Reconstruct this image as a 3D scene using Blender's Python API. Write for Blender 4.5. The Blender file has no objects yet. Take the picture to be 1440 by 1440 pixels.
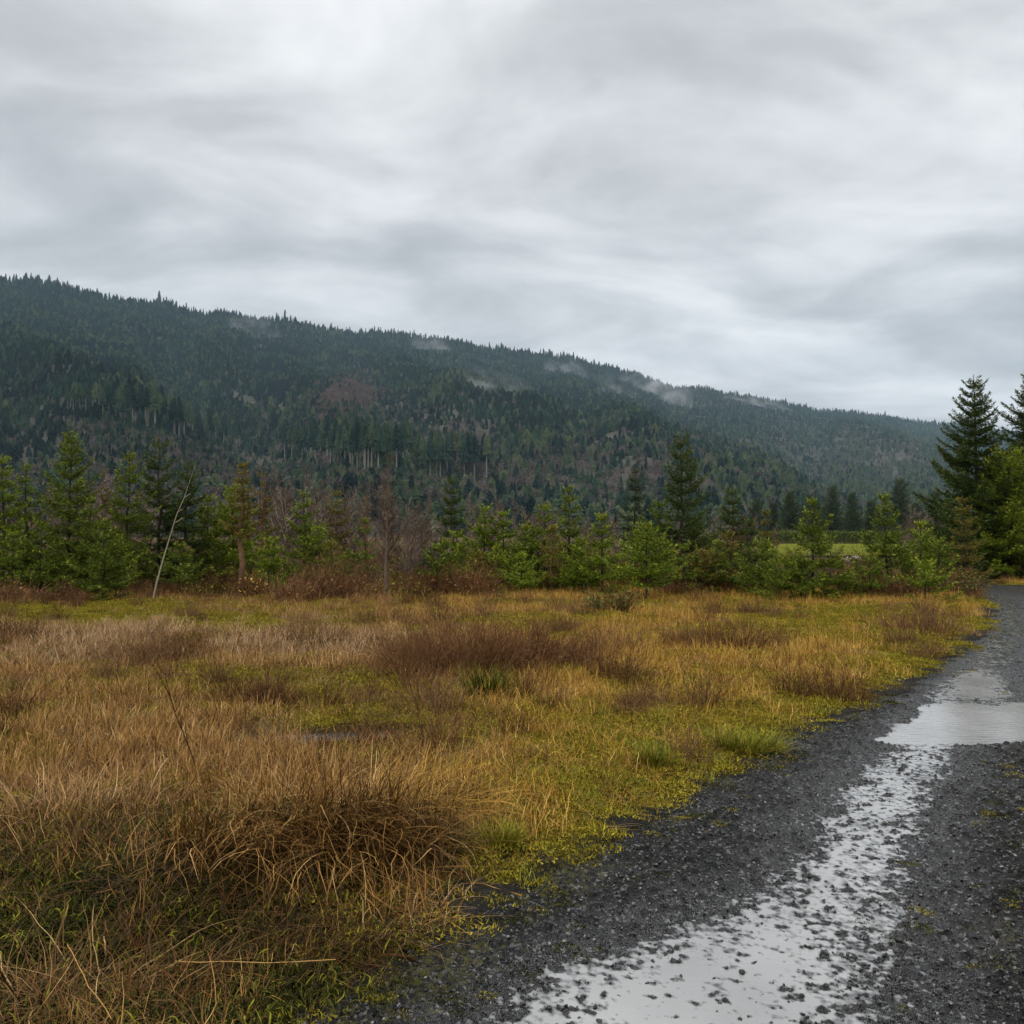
import bpy, math, random
import numpy as np

R0 = np.random.default_rng(7)
scene = bpy.context.scene
COL = scene.collection
F, HZ, CAMH = 1250.0, 750.0, 1.7        # focal length in px of the 1440 px photograph, horizon row, eye height


# ------------------------------------------------------------------ helpers
def gx(X, D):
    return (X - 720.0) / F * D


def gd(Y):
    return CAMH * F / (Y - HZ)


def sstep(a, b, x):
    t = np.clip((x - a) / (b - a), 0, 1)
    return t * t * (3 - 2 * t)


def _hash(ix, iy, seed):
    h = (ix.astype(np.int64) * 374761393 + iy.astype(np.int64) * 668265263 + seed * 1442695041) & 0xFFFFFFFF
    h = ((h ^ (h >> 13)) * 1274126177) & 0xFFFFFFFF
    h = ((h ^ (h >> 16)) * 2246822519) & 0xFFFFFFFF
    return ((h ^ (h >> 15)) & 0xFFFFFF) / float(0x1000000)


def perlin(x, y, seed=0):
    x = np.asarray(x, float); y = np.asarray(y, float)
    ix = np.floor(x); iy = np.floor(y)
    fx = x - ix; fy = y - iy
    u = fx * fx * fx * (fx * (fx * 6 - 15) + 10); v = fy * fy * fy * (fy * (fy * 6 - 15) + 10)

    def g(dx, dy):
        a = _hash(ix + dx, iy + dy, seed) * 2 * np.pi
        return np.cos(a) * (fx - dx) + np.sin(a) * (fy - dy)
    a = g(0, 0) * (1 - u) + g(1, 0) * u
    b = g(0, 1) * (1 - u) + g(1, 1) * u
    return (a * (1 - v) + b * v) * 1.5


def fbm(x, y, oct=4, seed=0, gain=.5):
    s = 0; a = 1
    for i in range(oct):
        s = s + a * perlin(x * 2 ** i, y * 2 ** i, seed + i * 17); a *= gain
    return s


def worley(x, y, seed=0):
    """distance to the nearest cell point, and that cell's random number"""
    ix = np.floor(x); iy = np.floor(y)
    best = np.full(np.shape(x), 9.0); rnd = np.zeros(np.shape(x))
    for dx in (-1, 0, 1):
        for dy in (-1, 0, 1):
            cx, cy = ix + dx, iy + dy
            px = cx + _hash(cx, cy, seed); py = cy + _hash(cx, cy, seed + 5)
            d = np.hypot(x - px, y - py)
            m = d < best
            best = np.where(m, d, best); rnd = np.where(m, _hash(cx, cy, seed + 9), rnd)
    return best, rnd


def mesh(name, v, f, mats=(), smooth=False, tint=None, attrs=None):
    v = np.asarray(v, np.float32).reshape(-1, 3)
    me = bpy.data.meshes.new(name)
    me.vertices.add(len(v)); me.vertices.foreach_set('co', v.ravel())
    fs = f if isinstance(f, list) else [f]
    fs = [np.asarray(a, np.int32) for a in fs if len(a)]
    tot = np.concatenate([np.full(len(a), a.shape[1], np.int32) for a in fs])
    idx = np.concatenate([a.ravel() for a in fs])
    me.loops.add(len(idx)); me.loops.foreach_set('vertex_index', idx)
    me.polygons.add(len(tot))
    me.polygons.foreach_set('loop_start', np.concatenate([[0], np.cumsum(tot)[:-1]]).astype(np.int32))
    me.polygons.foreach_set('loop_total', tot)
    me.polygons.foreach_set('use_smooth', np.full(len(tot), smooth))
    for m in (mats if isinstance(mats, (list, tuple)) else [mats]):
        me.materials.append(m)
    attrs = dict(attrs or {})
    if tint is not None:
        attrs['tint'] = tint
    for k, a in attrs.items():
        at = me.attributes.new(k, 'FLOAT', 'POINT')
        at.data.foreach_set('value', np.asarray(a, np.float32))
    me.update()
    return me


def ob(name, me, parent=None, loc=None, link=True):
    o = bpy.data.objects.new(name, me)
    if link:
        COL.objects.link(o)
    if parent is not None:
        o.parent = parent
    if loc is not None:
        o.location = loc
    return o


def tag(o, label=None, cat=None, group=None, kind=None):
    for k, a in (('label', label), ('category', cat), ('group', group), ('kind', kind)):
        if a:
            o[k] = a
    return o


def thing(name, label, cat, loc, group=None):
    o = ob(name, None, loc=loc)
    o.empty_display_size = .2
    return tag(o, label, cat, group)


def grid_faces(nr, nc):
    i = np.arange(nr * nc).reshape(nr, nc)
    return np.stack([i[:-1, :-1], i[:-1, 1:], i[1:, 1:], i[1:, :-1]], -1).reshape(-1, 4)


def nrm(a):
    return a / np.maximum(np.linalg.norm(a, axis=-1, keepdims=True), 1e-9)


# ------------------------------------------------------------------ materials
def new_mat(name, rough=.7, spec=.3):
    m = bpy.data.materials.new(name); m.use_nodes = True
    nt = m.node_tree; b = nt.nodes['Principled BSDF']
    b.inputs['Roughness'].default_value = rough
    b.inputs['Specular IOR Level'].default_value = spec
    return m, nt, b


def N(nt, t, **kw):
    n = nt.nodes.new(t)
    for k, v in kw.items():
        if k.startswith('i_'):
            n.inputs[int(k[2:]) if k[2:].isdigit() else k[2:].replace('_', ' ')].default_value = v
        else:
            setattr(n, k, v)
    return n


def ramp(nt, fac, stops, interp='LINEAR'):
    r = N(nt, 'ShaderNodeValToRGB')
    r.color_ramp.interpolation = interp
    el = r.color_ramp.elements
    while len(el) < len(stops):
        el.new(.5)
    for e, (p, c) in zip(el, stops):
        e.position = p; e.color = (*c, 1)
    nt.links.new(fac, r.inputs[0])
    return r.outputs[0]


def noise(nt, scale, detail=4, rough=.55, vec=None, coord='Object'):
    n = N(nt, 'ShaderNodeTexNoise')
    n.inputs['Scale'].default_value = scale; n.inputs['Detail'].default_value = detail
    n.inputs['Roughness'].default_value = rough
    if vec is None:
        vec = N(nt, 'ShaderNodeTexCoord').outputs[coord]
    nt.links.new(vec, n.inputs['Vector'])
    return n.outputs['Fac']


def math_(nt, op, a, b=None, c=None, clamp=False):
    n = N(nt, 'ShaderNodeMath', operation=op, use_clamp=clamp)
    for i, q in enumerate((a, b, c)):
        if q is None:
            continue
        if isinstance(q, (int, float)):
            n.inputs[i].default_value = q
        else:
            nt.links.new(q, n.inputs[i])
    return n.outputs[0]


def mix(nt, fac, a, b, mode='MIX'):
    n = N(nt, 'ShaderNodeMix', data_type='RGBA', blend_type=mode)
    for s, q in ((n.inputs[0], fac), (n.inputs[6], a), (n.inputs[7], b)):
        if isinstance(q, (int, float)):
            s.default_value = q
        elif isinstance(q, tuple):
            s.default_value = (*q, 1)
        else:
            nt.links.new(q, s)
    return n.outputs[2]


def attr(nt, name):
    n = N(nt, 'ShaderNodeAttribute', attribute_name=name)
    return n.outputs['Fac']


def leaf_mat(name, stops, rough=.65, spec=.1, vary=.35, trans=0.0):
    """plant material: the tint of each blade, shifted a little from plant to plant"""
    m, nt, b = new_mat(name, rough, spec)
    rnd = N(nt, 'ShaderNodeObjectInfo').outputs['Random']
    t = math_(nt, 'ADD', attr(nt, 'tint'), math_(nt, 'MULTIPLY', math_(nt, 'SUBTRACT', rnd, .5), vary))
    c = ramp(nt, t, stops)
    nt.links.new(c, b.inputs['Base Color'])
    if trans:
        tr = N(nt, 'ShaderNodeBsdfTranslucent'); nt.links.new(c, tr.inputs[0])
        mx = N(nt, 'ShaderNodeMixShader', i_0=trans)
        nt.links.new(b.outputs[0], mx.inputs[1]); nt.links.new(tr.outputs[0], mx.inputs[2])
        nt.links.new(mx.outputs[0], nt.nodes['Material Output'].inputs[0])
    return m


def wood_mat(name, a, bcol, scale=14):
    m, nt, b = new_mat(name, .85, .2)
    n = noise(nt, scale, 5)
    nt.links.new(ramp(nt, n, [(.3, a), (.7, bcol)]), b.inputs['Base Color'])
    return m


M = {}
M['straw'] = leaf_mat('dry_straw', [(0, (.06, .03, .010)), (.35, (.21, .105, .026)), (.7, (.36, .20, .060)), (1, (.58, .40, .18))])
M['ochre'] = leaf_mat('ochre_grass', [(0, (.08, .040, .009)), (.4, (.29, .155, .022)), (.75, (.44, .255, .048)), (1, (.60, .41, .13))])
M['pink'] = leaf_mat('faded_grass', [(0, (.08, .045, .022)), (.4, (.26, .150, .060)), (.75, (.40, .250, .118)), (1, (.56, .40, .25))])
M['rust'] = leaf_mat('rust_grass', [(0, (.03, .012, .005)), (.4, (.12, .046, .013)), (.75, (.22, .10, .03)), (1, (.38, .21, .08))])
M['green'] = leaf_mat('green_grass', [(0, (.032, .042, .004)), (.5, (.135, .138, .010)), (1, (.29, .26, .03))])
M['moss'] = leaf_mat('yellow_moss', [(0, (.040, .032, .004)), (.5, (.185, .150, .012)), (1, (.37, .30, .03))], rough=.9, spec=.1)
M['darkmoss'] = leaf_mat('dark_moss', [(0, (.005, .006, .001)), (.5, (.020, .023, .003)), (.85, (.085, .085, .007)), (1, (.19, .175, .016))], rough=.8)
M['twig'] = leaf_mat('brown_twigs', [(0, (.030, .013, .005)), (.5, (.105, .048, .018)), (1, (.23, .125, .055))], rough=.8)
M['redtwig'] = leaf_mat('red_twigs', [(0, (.045, .022, .010)), (.5, (.13, .064, .027)), (1, (.28, .17, .08))], rough=.8)
M['hedge'] = leaf_mat('hedge_leaves', [(0, (.02, .032, .008)), (.5, (.07, .092, .018)), (1, (.15, .165, .04))])
M['mauvetwig'] = leaf_mat('mauve_twigs', [(0, (.040, .026, .018)), (.5, (.098, .066, .047)), (1, (.19, .14, .10))], rough=.8)
M['shadestraw'] = leaf_mat('shaded_straw', [(0, (.016, .009, .003)), (.45, (.070, .036, .010)), (.8, (.16, .09, .028)), (1, (.32, .21, .09))])  # straw colour darkened to paint the deep shade of the bottom left
M['greytwig'] = leaf_mat('grey_twigs', [(0, (.055, .036, .028)), (.5, (.115, .082, .064)), (1, (.22, .17, .135))], rough=.8)
M['paletwig'] = leaf_mat('pale_bark', [(0, (.12, .09, .06)), (.5, (.26, .22, .16)), (1, (.42, .38, .30))], rough=.8)
CON = {
    'fresh': [(0, (.026, .050, .003)), (.35, (.098, .140, .007)), (.65, (.195, .235, .013)), (1, (.40, .39, .04))],
    'mid': [(0, (.020, .040, .003)), (.35, (.074, .106, .007)), (.65, (.155, .185, .013)), (1, (.34, .35, .035))],
    'dark': [(0, (.012, .022, .004)), (.35, (.036, .058, .008)), (.65, (.072, .098, .013)), (1, (.17, .185, .03))],
    'grey': [(0, (.012, .022, .009)), (.35, (.032, .052, .020)), (.65, (.062, .086, .034)), (1, (.13, .15, .065))],
    'rusty': [(0, (.040, .034, .006)), (.35, (.105, .090, .013)), (.65, (.18, .145, .022)), (1, (.33, .25, .05))],
}
for k, s in CON.items():
    M['con_' + k] = leaf_mat('needles_' + k, s, rough=.6, spec=.12, vary=.08, trans=.06)
M['bark'] = wood_mat('conifer_bark', (.018, .013, .009), (.06, .045, .032))
M['barkred'] = wood_mat('orange_bark', (.07, .035, .016), (.20, .115, .06))


def far_mat(name, stops, vary=1.0):
    m, nt, b = new_mat(name, .85, .1)
    rnd = N(nt, 'ShaderNodeObjectInfo').outputs['Random']
    c = ramp(nt, math_(nt, 'ADD', math_(nt, 'MULTIPLY', rnd, vary), math_(nt, 'MULTIPLY', attr(nt, 'tint'), .25)), stops)
    nt.links.new(c, b.inputs['Base Color'])
    return m


M['far_con'] = far_mat('far_conifer', [(0, (.006, .017, .013)), (.45, (.011, .027, .019)), (.8, (.020, .042, .025)), (1.1, (.038, .062, .032))])
M['far_shade'] = far_mat('far_shaded_conifer', [(0, (.003, .009, .009)), (.6, (.006, .015, .013)), (1.1, (.012, .025, .019))])  # darker conifer copy, painting shade into the hill folds under flat light
M['far_green'] = far_mat('far_pale_conifer', [(0, (.026, .043, .022)), (.6, (.044, .064, .030)), (1.1, (.075, .092, .042))])
M['far_bare'] = far_mat('far_bare_crown', [(0, (.055, .046, .040)), (.6, (.095, .074, .064)), (1.1, (.145, .115, .098))])
M['far_red'] = far_mat('far_reddish_crown', [(0, (.075, .046, .040)), (.6, (.115, .070, .058)), (1.1, (.16, .105, .085))])
M['far_trunk'] = wood_mat('far_trunk', (.12, .105, .09), (.25, .225, .195), .3)


def ground_mat():
    m, nt, b = new_mat('field_soil', .95, .1)
    n1 = noise(nt, 1.6, 8, .65); n2 = noise(nt, 14, 6, .7); n3 = noise(nt, 70, 3)
    soil = ramp(nt, n2, [(.3, (.022, .015, .008)), (.55, (.075, .045, .016)), (.75, (.15, .09, .032))])
    moss = ramp(nt, n3, [(.3, (.05, .052, .007)), (.7, (.19, .165, .02))])
    k = math_(nt, 'ADD', attr(nt, 'moss'), math_(nt, 'MULTIPLY', math_(nt, 'SUBTRACT', n1, .5), 1.4))
    k = math_(nt, 'ADD', k, math_(nt, 'MULTIPLY', math_(nt, 'SUBTRACT', n2, .5), .8), clamp=True)
    c = mix(nt, k, soil, moss)
    g = ramp(nt, noise(nt, 55, 4, .7), [(.35, (.007, .0065, .006)), (.62, (.022, .020, .018)), (.8, (.085, .08, .074))])
    c = mix(nt, attr(nt, 'gravel'), c, g)
    nt.links.new(c, b.inputs['Base Color'])
    bp = N(nt, 'ShaderNodeBump', i_0=.9, i_1=.03); nt.links.new(n2, bp.inputs['Height'])
    nt.links.new(bp.outputs[0], b.inputs['Normal'])
    return m


def gravel_mat():
    m, nt, b = new_mat('wet_gravel', .5, .12)
    tc = N(nt, 'ShaderNodeTexCoord').outputs['Object']
    v = N(nt, 'ShaderNodeTexVoronoi', i_Scale=62); nt.links.new(tc, v.inputs['Vector'])
    v2 = N(nt, 'ShaderNodeTexVoronoi', i_Scale=150); nt.links.new(tc, v2.inputs['Vector'])
    sep = N(nt, 'ShaderNodeSeparateColor'); nt.links.new(v.outputs['Color'], sep.inputs[0])
    base = ramp(nt, sep.outputs[0], [(0, (.003, .003, .003)), (.6, (.007, .007, .007)), (.88, (.022, .021, .020)), (1, (.13, .126, .12))])
    n = noise(nt, 3.2, 6, .7, vec=tc)
    mud = ramp(nt, n, [(.42, (.0, .0, .0)), (.66, (1, 1, 1))])
    base = mix(nt, math_(nt, 'MULTIPLY', mud, .35), base, (.017, .015, .012))
    n5 = noise(nt, 26, 5, .7, vec=tc)
    k = math_(nt, 'ADD', attr(nt, 'moss'), math_(nt, 'MULTIPLY', math_(nt, 'SUBTRACT', n5, .5), 3.0))
    k = math_(nt, 'MULTIPLY', math_(nt, 'SUBTRACT', k, .35), 2.5, clamp=True)
    base = mix(nt, math_(nt, 'MULTIPLY', k, .8), base, (.062, .056, .012))
    nt.links.new(base, b.inputs['Base Color'])
    rr = math_(nt, 'ADD', math_(nt, 'MULTIPLY', noise(nt, 9, 5, .7, vec=tc), .5), .26)
    wet = attr(nt, 'wet')
    rr = math_(nt, 'SUBTRACT', rr, math_(nt, 'MULTIPLY', wet, .30), clamp=True)
    nt.links.new(math_(nt, 'MAXIMUM', rr, .10), b.inputs['Roughness'])
    nt.links.new(math_(nt, 'MULTIPLY_ADD', wet, .5, .12), b.inputs['Specular IOR Level'])
    h = math_(nt, 'ADD', math_(nt, 'MULTIPLY', v.outputs['Distance'], -.6), math_(nt, 'MULTIPLY', v2.outputs['Distance'], -.35))
    bp = N(nt, 'ShaderNodeBump', i_0=1.0, i_1=.022); nt.links.new(h, bp.inputs['Height'])
    nt.links.new(bp.outputs[0], b.inputs['Normal'])
    return m


def water_mat():
    m, nt, b = new_mat('silty_glare_water', .04, .5)
    n = noise(nt, .9, 3, coord='Object')
    silt_glare = ramp(nt, n, [(.3, (.19, .19, .187)), (.7, (.29, .288, .282))])  # silty grey, raised to stand in for the reflected sky
    dn = math_(nt, 'ADD', math_(nt, 'MULTIPLY', attr(nt, 'depth'), 105.0), math_(nt, 'MULTIPLY', math_(nt, 'SUBTRACT', noise(nt, 4, 5, .65), .5), 1.1), clamp=True)
    nt.links.new(mix(nt, dn, (.018, .018, .017), silt_glare), b.inputs['Base Color'])
    b.inputs['IOR'].default_value = 1.75
    w = N(nt, 'ShaderNodeTexNoise'); mp = N(nt, 'ShaderNodeMapping')
    mp.inputs['Scale'].default_value = (5, 16, 5); mp.inputs['Rotation'].default_value = (0, 0, .2)
    nt.links.new(N(nt, 'ShaderNodeTexCoord').outputs['Object'], mp.inputs[0]); nt.links.new(mp.outputs[0], w.inputs['Vector'])
    w.inputs['Scale'].default_value = 1.6; w.inputs['Detail'].default_value = 3
    bp = N(nt, 'ShaderNodeBump', i_0=.28, i_1=.012); nt.links.new(w.outputs[0], bp.inputs['Height'])
    nt.links.new(bp.outputs[0], b.inputs['Normal'])
    return m


def simple_noise_mat(name, scale, stops, rough=.9, spec=.2):
    m, nt, b = new_mat(name, rough, spec)
    nt.links.new(ramp(nt, noise(nt, scale, 6, .65), stops), b.inputs['Base Color'])
    return m


M['ground'] = ground_mat(); M['gravel'] = gravel_mat(); M['water'] = water_mat()
M['meadow'] = simple_noise_mat('meadow_grass', .12, [(.3, (.065, .095, .012)), (.7, (.15, .14, .022))], 1.0, 0.0)
M['hill'] = simple_noise_mat('forest_floor', .012, [(.3, (.020, .022, .014)), (.7, (.05, .043, .03))])
M['slash'] = simple_noise_mat('clearing_soil', .06, [(.3, (.020, .019, .011)), (.55, (.043, .033, .022)), (.75, (.085, .060, .042))])


def stone_mat():
    m, nt, b = new_mat('wet_stone', .34, .4)
    rnd = N(nt, 'ShaderNodeObjectInfo').outputs['Random']
    c = ramp(nt, rnd, [(0, (.004, .004, .004)), (.55, (.012, .012, .012)), (.82, (.05, .048, .046)), (1, (.22, .21, .20))])
    c = mix(nt, math_(nt, 'MULTIPLY', noise(nt, 4, 4), .5), c, (.02, .019, .018))
    nt.links.new(c, b.inputs['Base Color'])
    return m


M['stone'] = stone_mat()
M['boulder'] = simple_noise_mat('pale_rock', 6, [(.3, (.20, .19, .18)), (.7, (.42, .40, .38))])

# ------------------------------------------------------------------ the track line
TRK = np.array([(-.75, -.2), (.05, 1.2), (.60, 2.4), (.99, 3.27), (1.27, 3.86), (1.66, 4.43), (2.33, 5.59), (3.29, 7.08),
                (4.46, 8.85), (6.3, 11.8), (8.44, 15.2), (10.8, 19.3), (12.95, 23.6), (14.0, 26.4), (14.45, 29),
                (14.1, 32), (12.6, 35.5), (9, 38), (4, 39.4), (-3, 40)])


def smooth_line(P, step=.02):
    # Catmull-Rom through the points, resampled at an even step
    Q = np.vstack([2 * P[0] - P[1], P, 2 * P[-1] - P[-2]])
    out = []
    for i in range(1, len(Q) - 2):
        t = np.linspace(0, 1, 60, endpoint=False)[:, None]
        a, b, c, d = Q[i - 1], Q[i], Q[i + 1], Q[i + 2]
        out.append(.5 * (2 * b + (c - a) * t + (2 * a - 5 * b + 4 * c - d) * t ** 2 + (3 * b - a - 3 * c + d) * t ** 3))
    L = np.vstack(out)
    k = np.ones(61) / 61
    pad = np.vstack([np.repeat(L[:1], 30, 0), L, np.repeat(L[-1:], 30, 0)])
    L = np.stack([np.convolve(pad[:, j], k, 'valid') for j in (0, 1)], 1)
    s = np.concatenate([[0], np.cumsum(np.linalg.norm(np.diff(L, axis=0), axis=1))])
    ss = np.arange(0, s[-1], step)
    return ss, np.stack([np.interp(ss, s, L[:, 0]), np.interp(ss, s, L[:, 1])], 1)


LS, LP = smooth_line(TRK)
LT = nrm(np.gradient(LP, axis=0)); LN = np.stack([LT[:, 1], -LT[:, 0]], 1)     # right-hand normal
LP_c, LN_c = LP[::8], LN[::8]


def track_s(x, y):
    """signed distance to the left wheel track (right positive), by nearest point"""
    x = np.asarray(x, float).ravel(); y = np.asarray(y, float).ravel()
    out = np.full(len(x), 99.0)
    near = np.where((y > -3) & (y < 50) & (np.abs(x - 6) < 22))[0]
    for c in np.array_split(near, max(1, len(near) // 8000)):
        d2 = (x[c, None] - LP_c[None, :, 0]) ** 2 + (y[c, None] - LP_c[None, :, 1]) ** 2
        j = d2.argmin(1)
        v = (x[c] - LP_c[j, 0]) * LN_c[j, 0] + (y[c] - LP_c[j, 1]) * LN_c[j, 1]
        out[c] = np.where(v < 0, -1, 1) * np.sqrt(d2[np.arange(len(c)), j])
    return out


EDGE_D = [0, 3, 5, 5.9, 6.75, 8, 9.9, 11.8, 15, 20, 60]
EDGE_O = [1.42, 1.36, 1.33, 1.22, 1.0, .86, .62, .50, .45, .40, .40]


def left_edge(x, y):
    return np.interp(y, EDGE_D, EDGE_O) + .16 * perlin(x * .9, y * .9, 3) + .10 * perlin(x * 3.1, y * 3.1, 4)


def road_in(x, y, s):
    """>0 inside the gravel, metres from the nearest edge"""
    return np.minimum(s + left_edge(x, y), 3.0 - 1.0 * sstep(14, 24, y) + .25 * perlin(x, y, 8) - s)


FP = (gx(490, gd(1030)), gd(1030))      # the little muddy pool out in the field


def field_pool(x, y):
    return np.hypot((x - FP[0]) / .85, (y - FP[1] - .1 * (x - FP[0])) / .38) + .25 * perlin(x * 2, y * 2, 21)


def ground_z(x, y, s=None):
    if s is None:
        s = track_s(x, y).reshape(np.shape(x))
    d = np.hypot(x, y)
    z = .06 * fbm(x / 3.2, y / 3.2, 3, 11) + .03 * perlin(x * 1.3, y * 1.3, 12) + .05
    z = z + .09 * np.exp(-(((x + .9) / .9) ** 2 + ((y - 4.75) / .5) ** 2))            # bank under the big tussock
    z = z - .12 * sstep(4.6, 3.4, y) * sstep(.2, -.8, x)
    z = z * (1 - .6 * sstep(30, 60, d)) * (1 - .8 * sstep(300, 500, d))
    z = z - .11 * sstep(1.25, .7, field_pool(x, y))
    ri = road_in(x, y, s)
    z = z * (1 - .7 * sstep(-1.0, 0, ri)) - .20 * sstep(-.02, .30, ri)
    return z


# ------------------------------------------------------------------ ground cover map (by where it lies on the ground)
def px(x, y):
    return 720 + F * x / y, HZ + F * CAMH / y


def gau(X, Y, cx, cy, sx, sy):
    return np.exp(-(((X - cx) / sx) ** 2 + ((Y - cy) / sy) ** 2))


def covers(x, y, s):
    X, Y = px(x, np.maximum(y, .8))
    ri = road_in(x, y, s)
    off = np.maximum(sstep(.03, -.25, ri), .8 * sstep(14, 22, y) * sstep(.38, .1, np.abs(s - .95)))
    off = off * sstep(.9, 1.2, field_pool(x, y))
    n1 = fbm(x * .55, y * .55, 4, 31); n2 = fbm(x * 1.6 + 9, y * 1.6, 3, 32); n3 = fbm(x * .25, y * .25, 3, 33)
    edge = np.exp(-(np.clip(-ri, 0, 9) / .38) ** 2)
    bl = sstep(1110, 1190, Y) * sstep(620, 330, X - .35 * (1440 - Y))
    moss = .40 + 1.15 * n1 + .65 * n2; patch = 0
    for g in ((180, 862, 190, 11), (330, 880, 120, 10), (60, 868, 90, 12), (520, 985, 130, 26), (930, 1040, 180, 55), (1150, 1000, 60, 25),
              (1180, 880, 160, 20), (1040, 862, 60, 10), (760, 880, 80, 10), (400, 960, 60, 14), (840, 1090, 120, 40), (1260, 940, 70, 28)):
        patch = patch + gau(X, Y, *g)
    patch = np.clip(patch, 0, 1); moss = moss + .8 * patch
    moss = moss - .5 * gau(X, Y, 280, 915, 330, 22) - .5 * gau(X, Y, 350, 1080, 500, 45) - .4 * gau(X, Y, 680, 915, 220, 30)
    moss = np.clip(moss, 0, 1) * (1 - .8 * bl)
    upright = np.clip(.66 - 1.1 * (moss - .45) + .5 * n2, 0, 1)
    upright = np.maximum(upright, .8 * gau(X, Y, 420, 1085, 520, 50) * np.clip(.75 + n2, 0, 1))
    upright = np.maximum(upright, .95 * gau(X, Y, 250, 915, 330, 28) * np.clip(.8 + n2, 0, 1))
    upright = upright * (1 - .9 * bl) * (1 - .75 * edge) * (1 - .92 * patch * np.clip(.9 + n2, 0, 1))
    mat_ = np.clip(.35 + .6 * n1 - .2 * n2, 0, 1) * sstep(845, 960, Y) + .25 * gau(X, Y, 900, 960, 300, 80)
    mat_ = np.maximum(mat_, .05 * bl * np.clip(.6 + n2, 0, 1)) * (1 - .5 * edge)
    green = .55 * edge * np.clip(.65 + 1.2 * n2, 0, 1) * sstep(1440, 960, Y + .0 * X) + .5 * np.clip(n2 + .15 * n1 - .15, 0, 1)
    for g in ((930, 1055, 160, 40), (1045, 1050, 40, 12), (700, 1195, 50, 16), (390, 985, 60, 12), (650, 1220, 80, 30), (300, 965, 60, 10), (620, 1350, 90, 60), (780, 1130, 70, 30)):
        green = green + .7 * gau(X, Y, *g) * np.clip(.7 + n2, 0, 1)
    green = green * (1 - .92 * bl)
    dark = bl * np.clip(.85 + .8 * n2, 0, 1)
    pink = sstep(.25, .7, gau(X, Y, 240, 905, 420, 38) + .3 * n3)
    ochre = sstep(560, 800, X + 200 * n3) * (1 - pink)
    return dict(off=off, moss=moss, upright=upright, mat=mat_, green=np.clip(green, 0, 1), dark=dark, pink=pink, ochre=ochre, bl=bl,
                X=X, Y=Y, ri=ri, n1=n1, n2=n2)


# ------------------------------------------------------------------ the ground sheet
def build_ground():
    D = np.concatenate([np.linspace(-3, 1.5, 16), 1.5 + np.cumsum(np.geomspace(.014, .22, 520)), np.geomspace(60, 14000, 60)])
    D = np.unique(D)
    T = np.concatenate([np.linspace(-2.4, -.62, 30)[:-1], np.linspace(-.62, .78, 420), np.linspace(.78, 2.4, 30)[1:]])
    DD, TT = np.meshgrid(D, T, indexing='ij')
    x = TT * (DD + 4.0); y = DD
    s = track_s(x, y).reshape(x.shape)
    z = ground_z(x, y, s)
    z += .012 * perlin(x * 9, y * 9, 14) * (np.hypot(x, y) < 25)
    c = covers(x, y, s)
    gr = np.clip(sstep(-.75, .0, c['ri'] + .4 * c['n2']) + .8 * sstep(1.2, .95, field_pool(x, y)), 0, 1)
    me = mesh('ground', np.stack([x, y, z], -1), grid_faces(len(D), len(T))[:, ::-1], M['ground'], True,
              attrs={'moss': (c['moss'] * (1 - .5 * c['bl']) * (y < 60)).ravel(), 'gravel': gr.ravel()})
    # faces must look up
    tag(ob('ground', me), 'mossy brown field floor reaching to the hills', 'field', kind='structure')


def puddle_depth(x, y):
    e = .10 * perlin(x * 2.3, y * 2.3, 51) + .05 * perlin(x * 6, y * 6, 52)
    a = (y - 7.28 + .4 * e * (1 - .0)) / .22
    b = (8.95 + .08 * (x - 4) - y + e) / .5
    c = (x - (3.05 + .75 * np.clip(y - 7.45, 0, 9)) + e * 2) / .55
    d = (7.2 - x) / .6
    return np.clip(np.minimum(np.minimum(a, b), np.minimum(c, d)), -1, 1)


WL = -.018      # water level


def road_z(x, y, s):
    d = np.hypot(x, y)
    fine = sstep(16, 9, d)
    w1, r1 = worley(x * 38, y * 38, 61); w2, r2 = worley(x * 17 + .5 * perlin(x * 20, y * 20, 5), y * 17, 62)
    st = .010 * np.clip(1 - w1 * 1.25, 0, 1) * (.2 + 1.2 * r1 ** 2) + .022 * np.clip(1 - w2 * 1.6, 0, 1) * np.clip(r2 * 2.2 - 1.15, 0, 1)
    med = .0045 * fbm(x * 3.3, y * 3.3, 2, 63) + .0078 * fbm(x * 17, y * 17, 3, 66, .7)
    hw = .46 + .42 * sstep(4.8, 3.4, y) + .10 * perlin(x * .8 + 4, y * .8, 67)
    sc = s + .12 * sstep(4.8, 3.2, y) + .08 * perlin(x * .7, y * .7, 64)
    rut = -.0345 * np.exp(-(np.abs(sc) / hw) ** 2.1)
    rut2 = -.022 * np.exp(-(np.abs(s - 1.75) / .42) ** 2.4)
    z = .006 + rut * (1 - .14 * sstep(9, 14, y)) + rut2 + .018 * np.exp(-((s - .95) / .3) ** 2)
    z = z - .0145 * np.exp(-((s + .62) / .5) ** 2) * sstep(4.3, 3.4, y)
    p = puddle_depth(x, y)
    pd = sstep(-.25, .5, p)
    z = z * (1 - pd) - .055 * pd - .012 * sstep(9.0, 9.6, y) * sstep(11.5, 10.2, y) * np.exp(-(s / .6) ** 2)
    z = z + med * (1 - .8 * pd) + st * (1 - .75 * pd) * (.55 + .45 * fine)
    # edges sink below the field
    ri = road_in(x, y, s)
    z = z - .10 * sstep(.12, -.30, ri)
    return z


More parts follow.
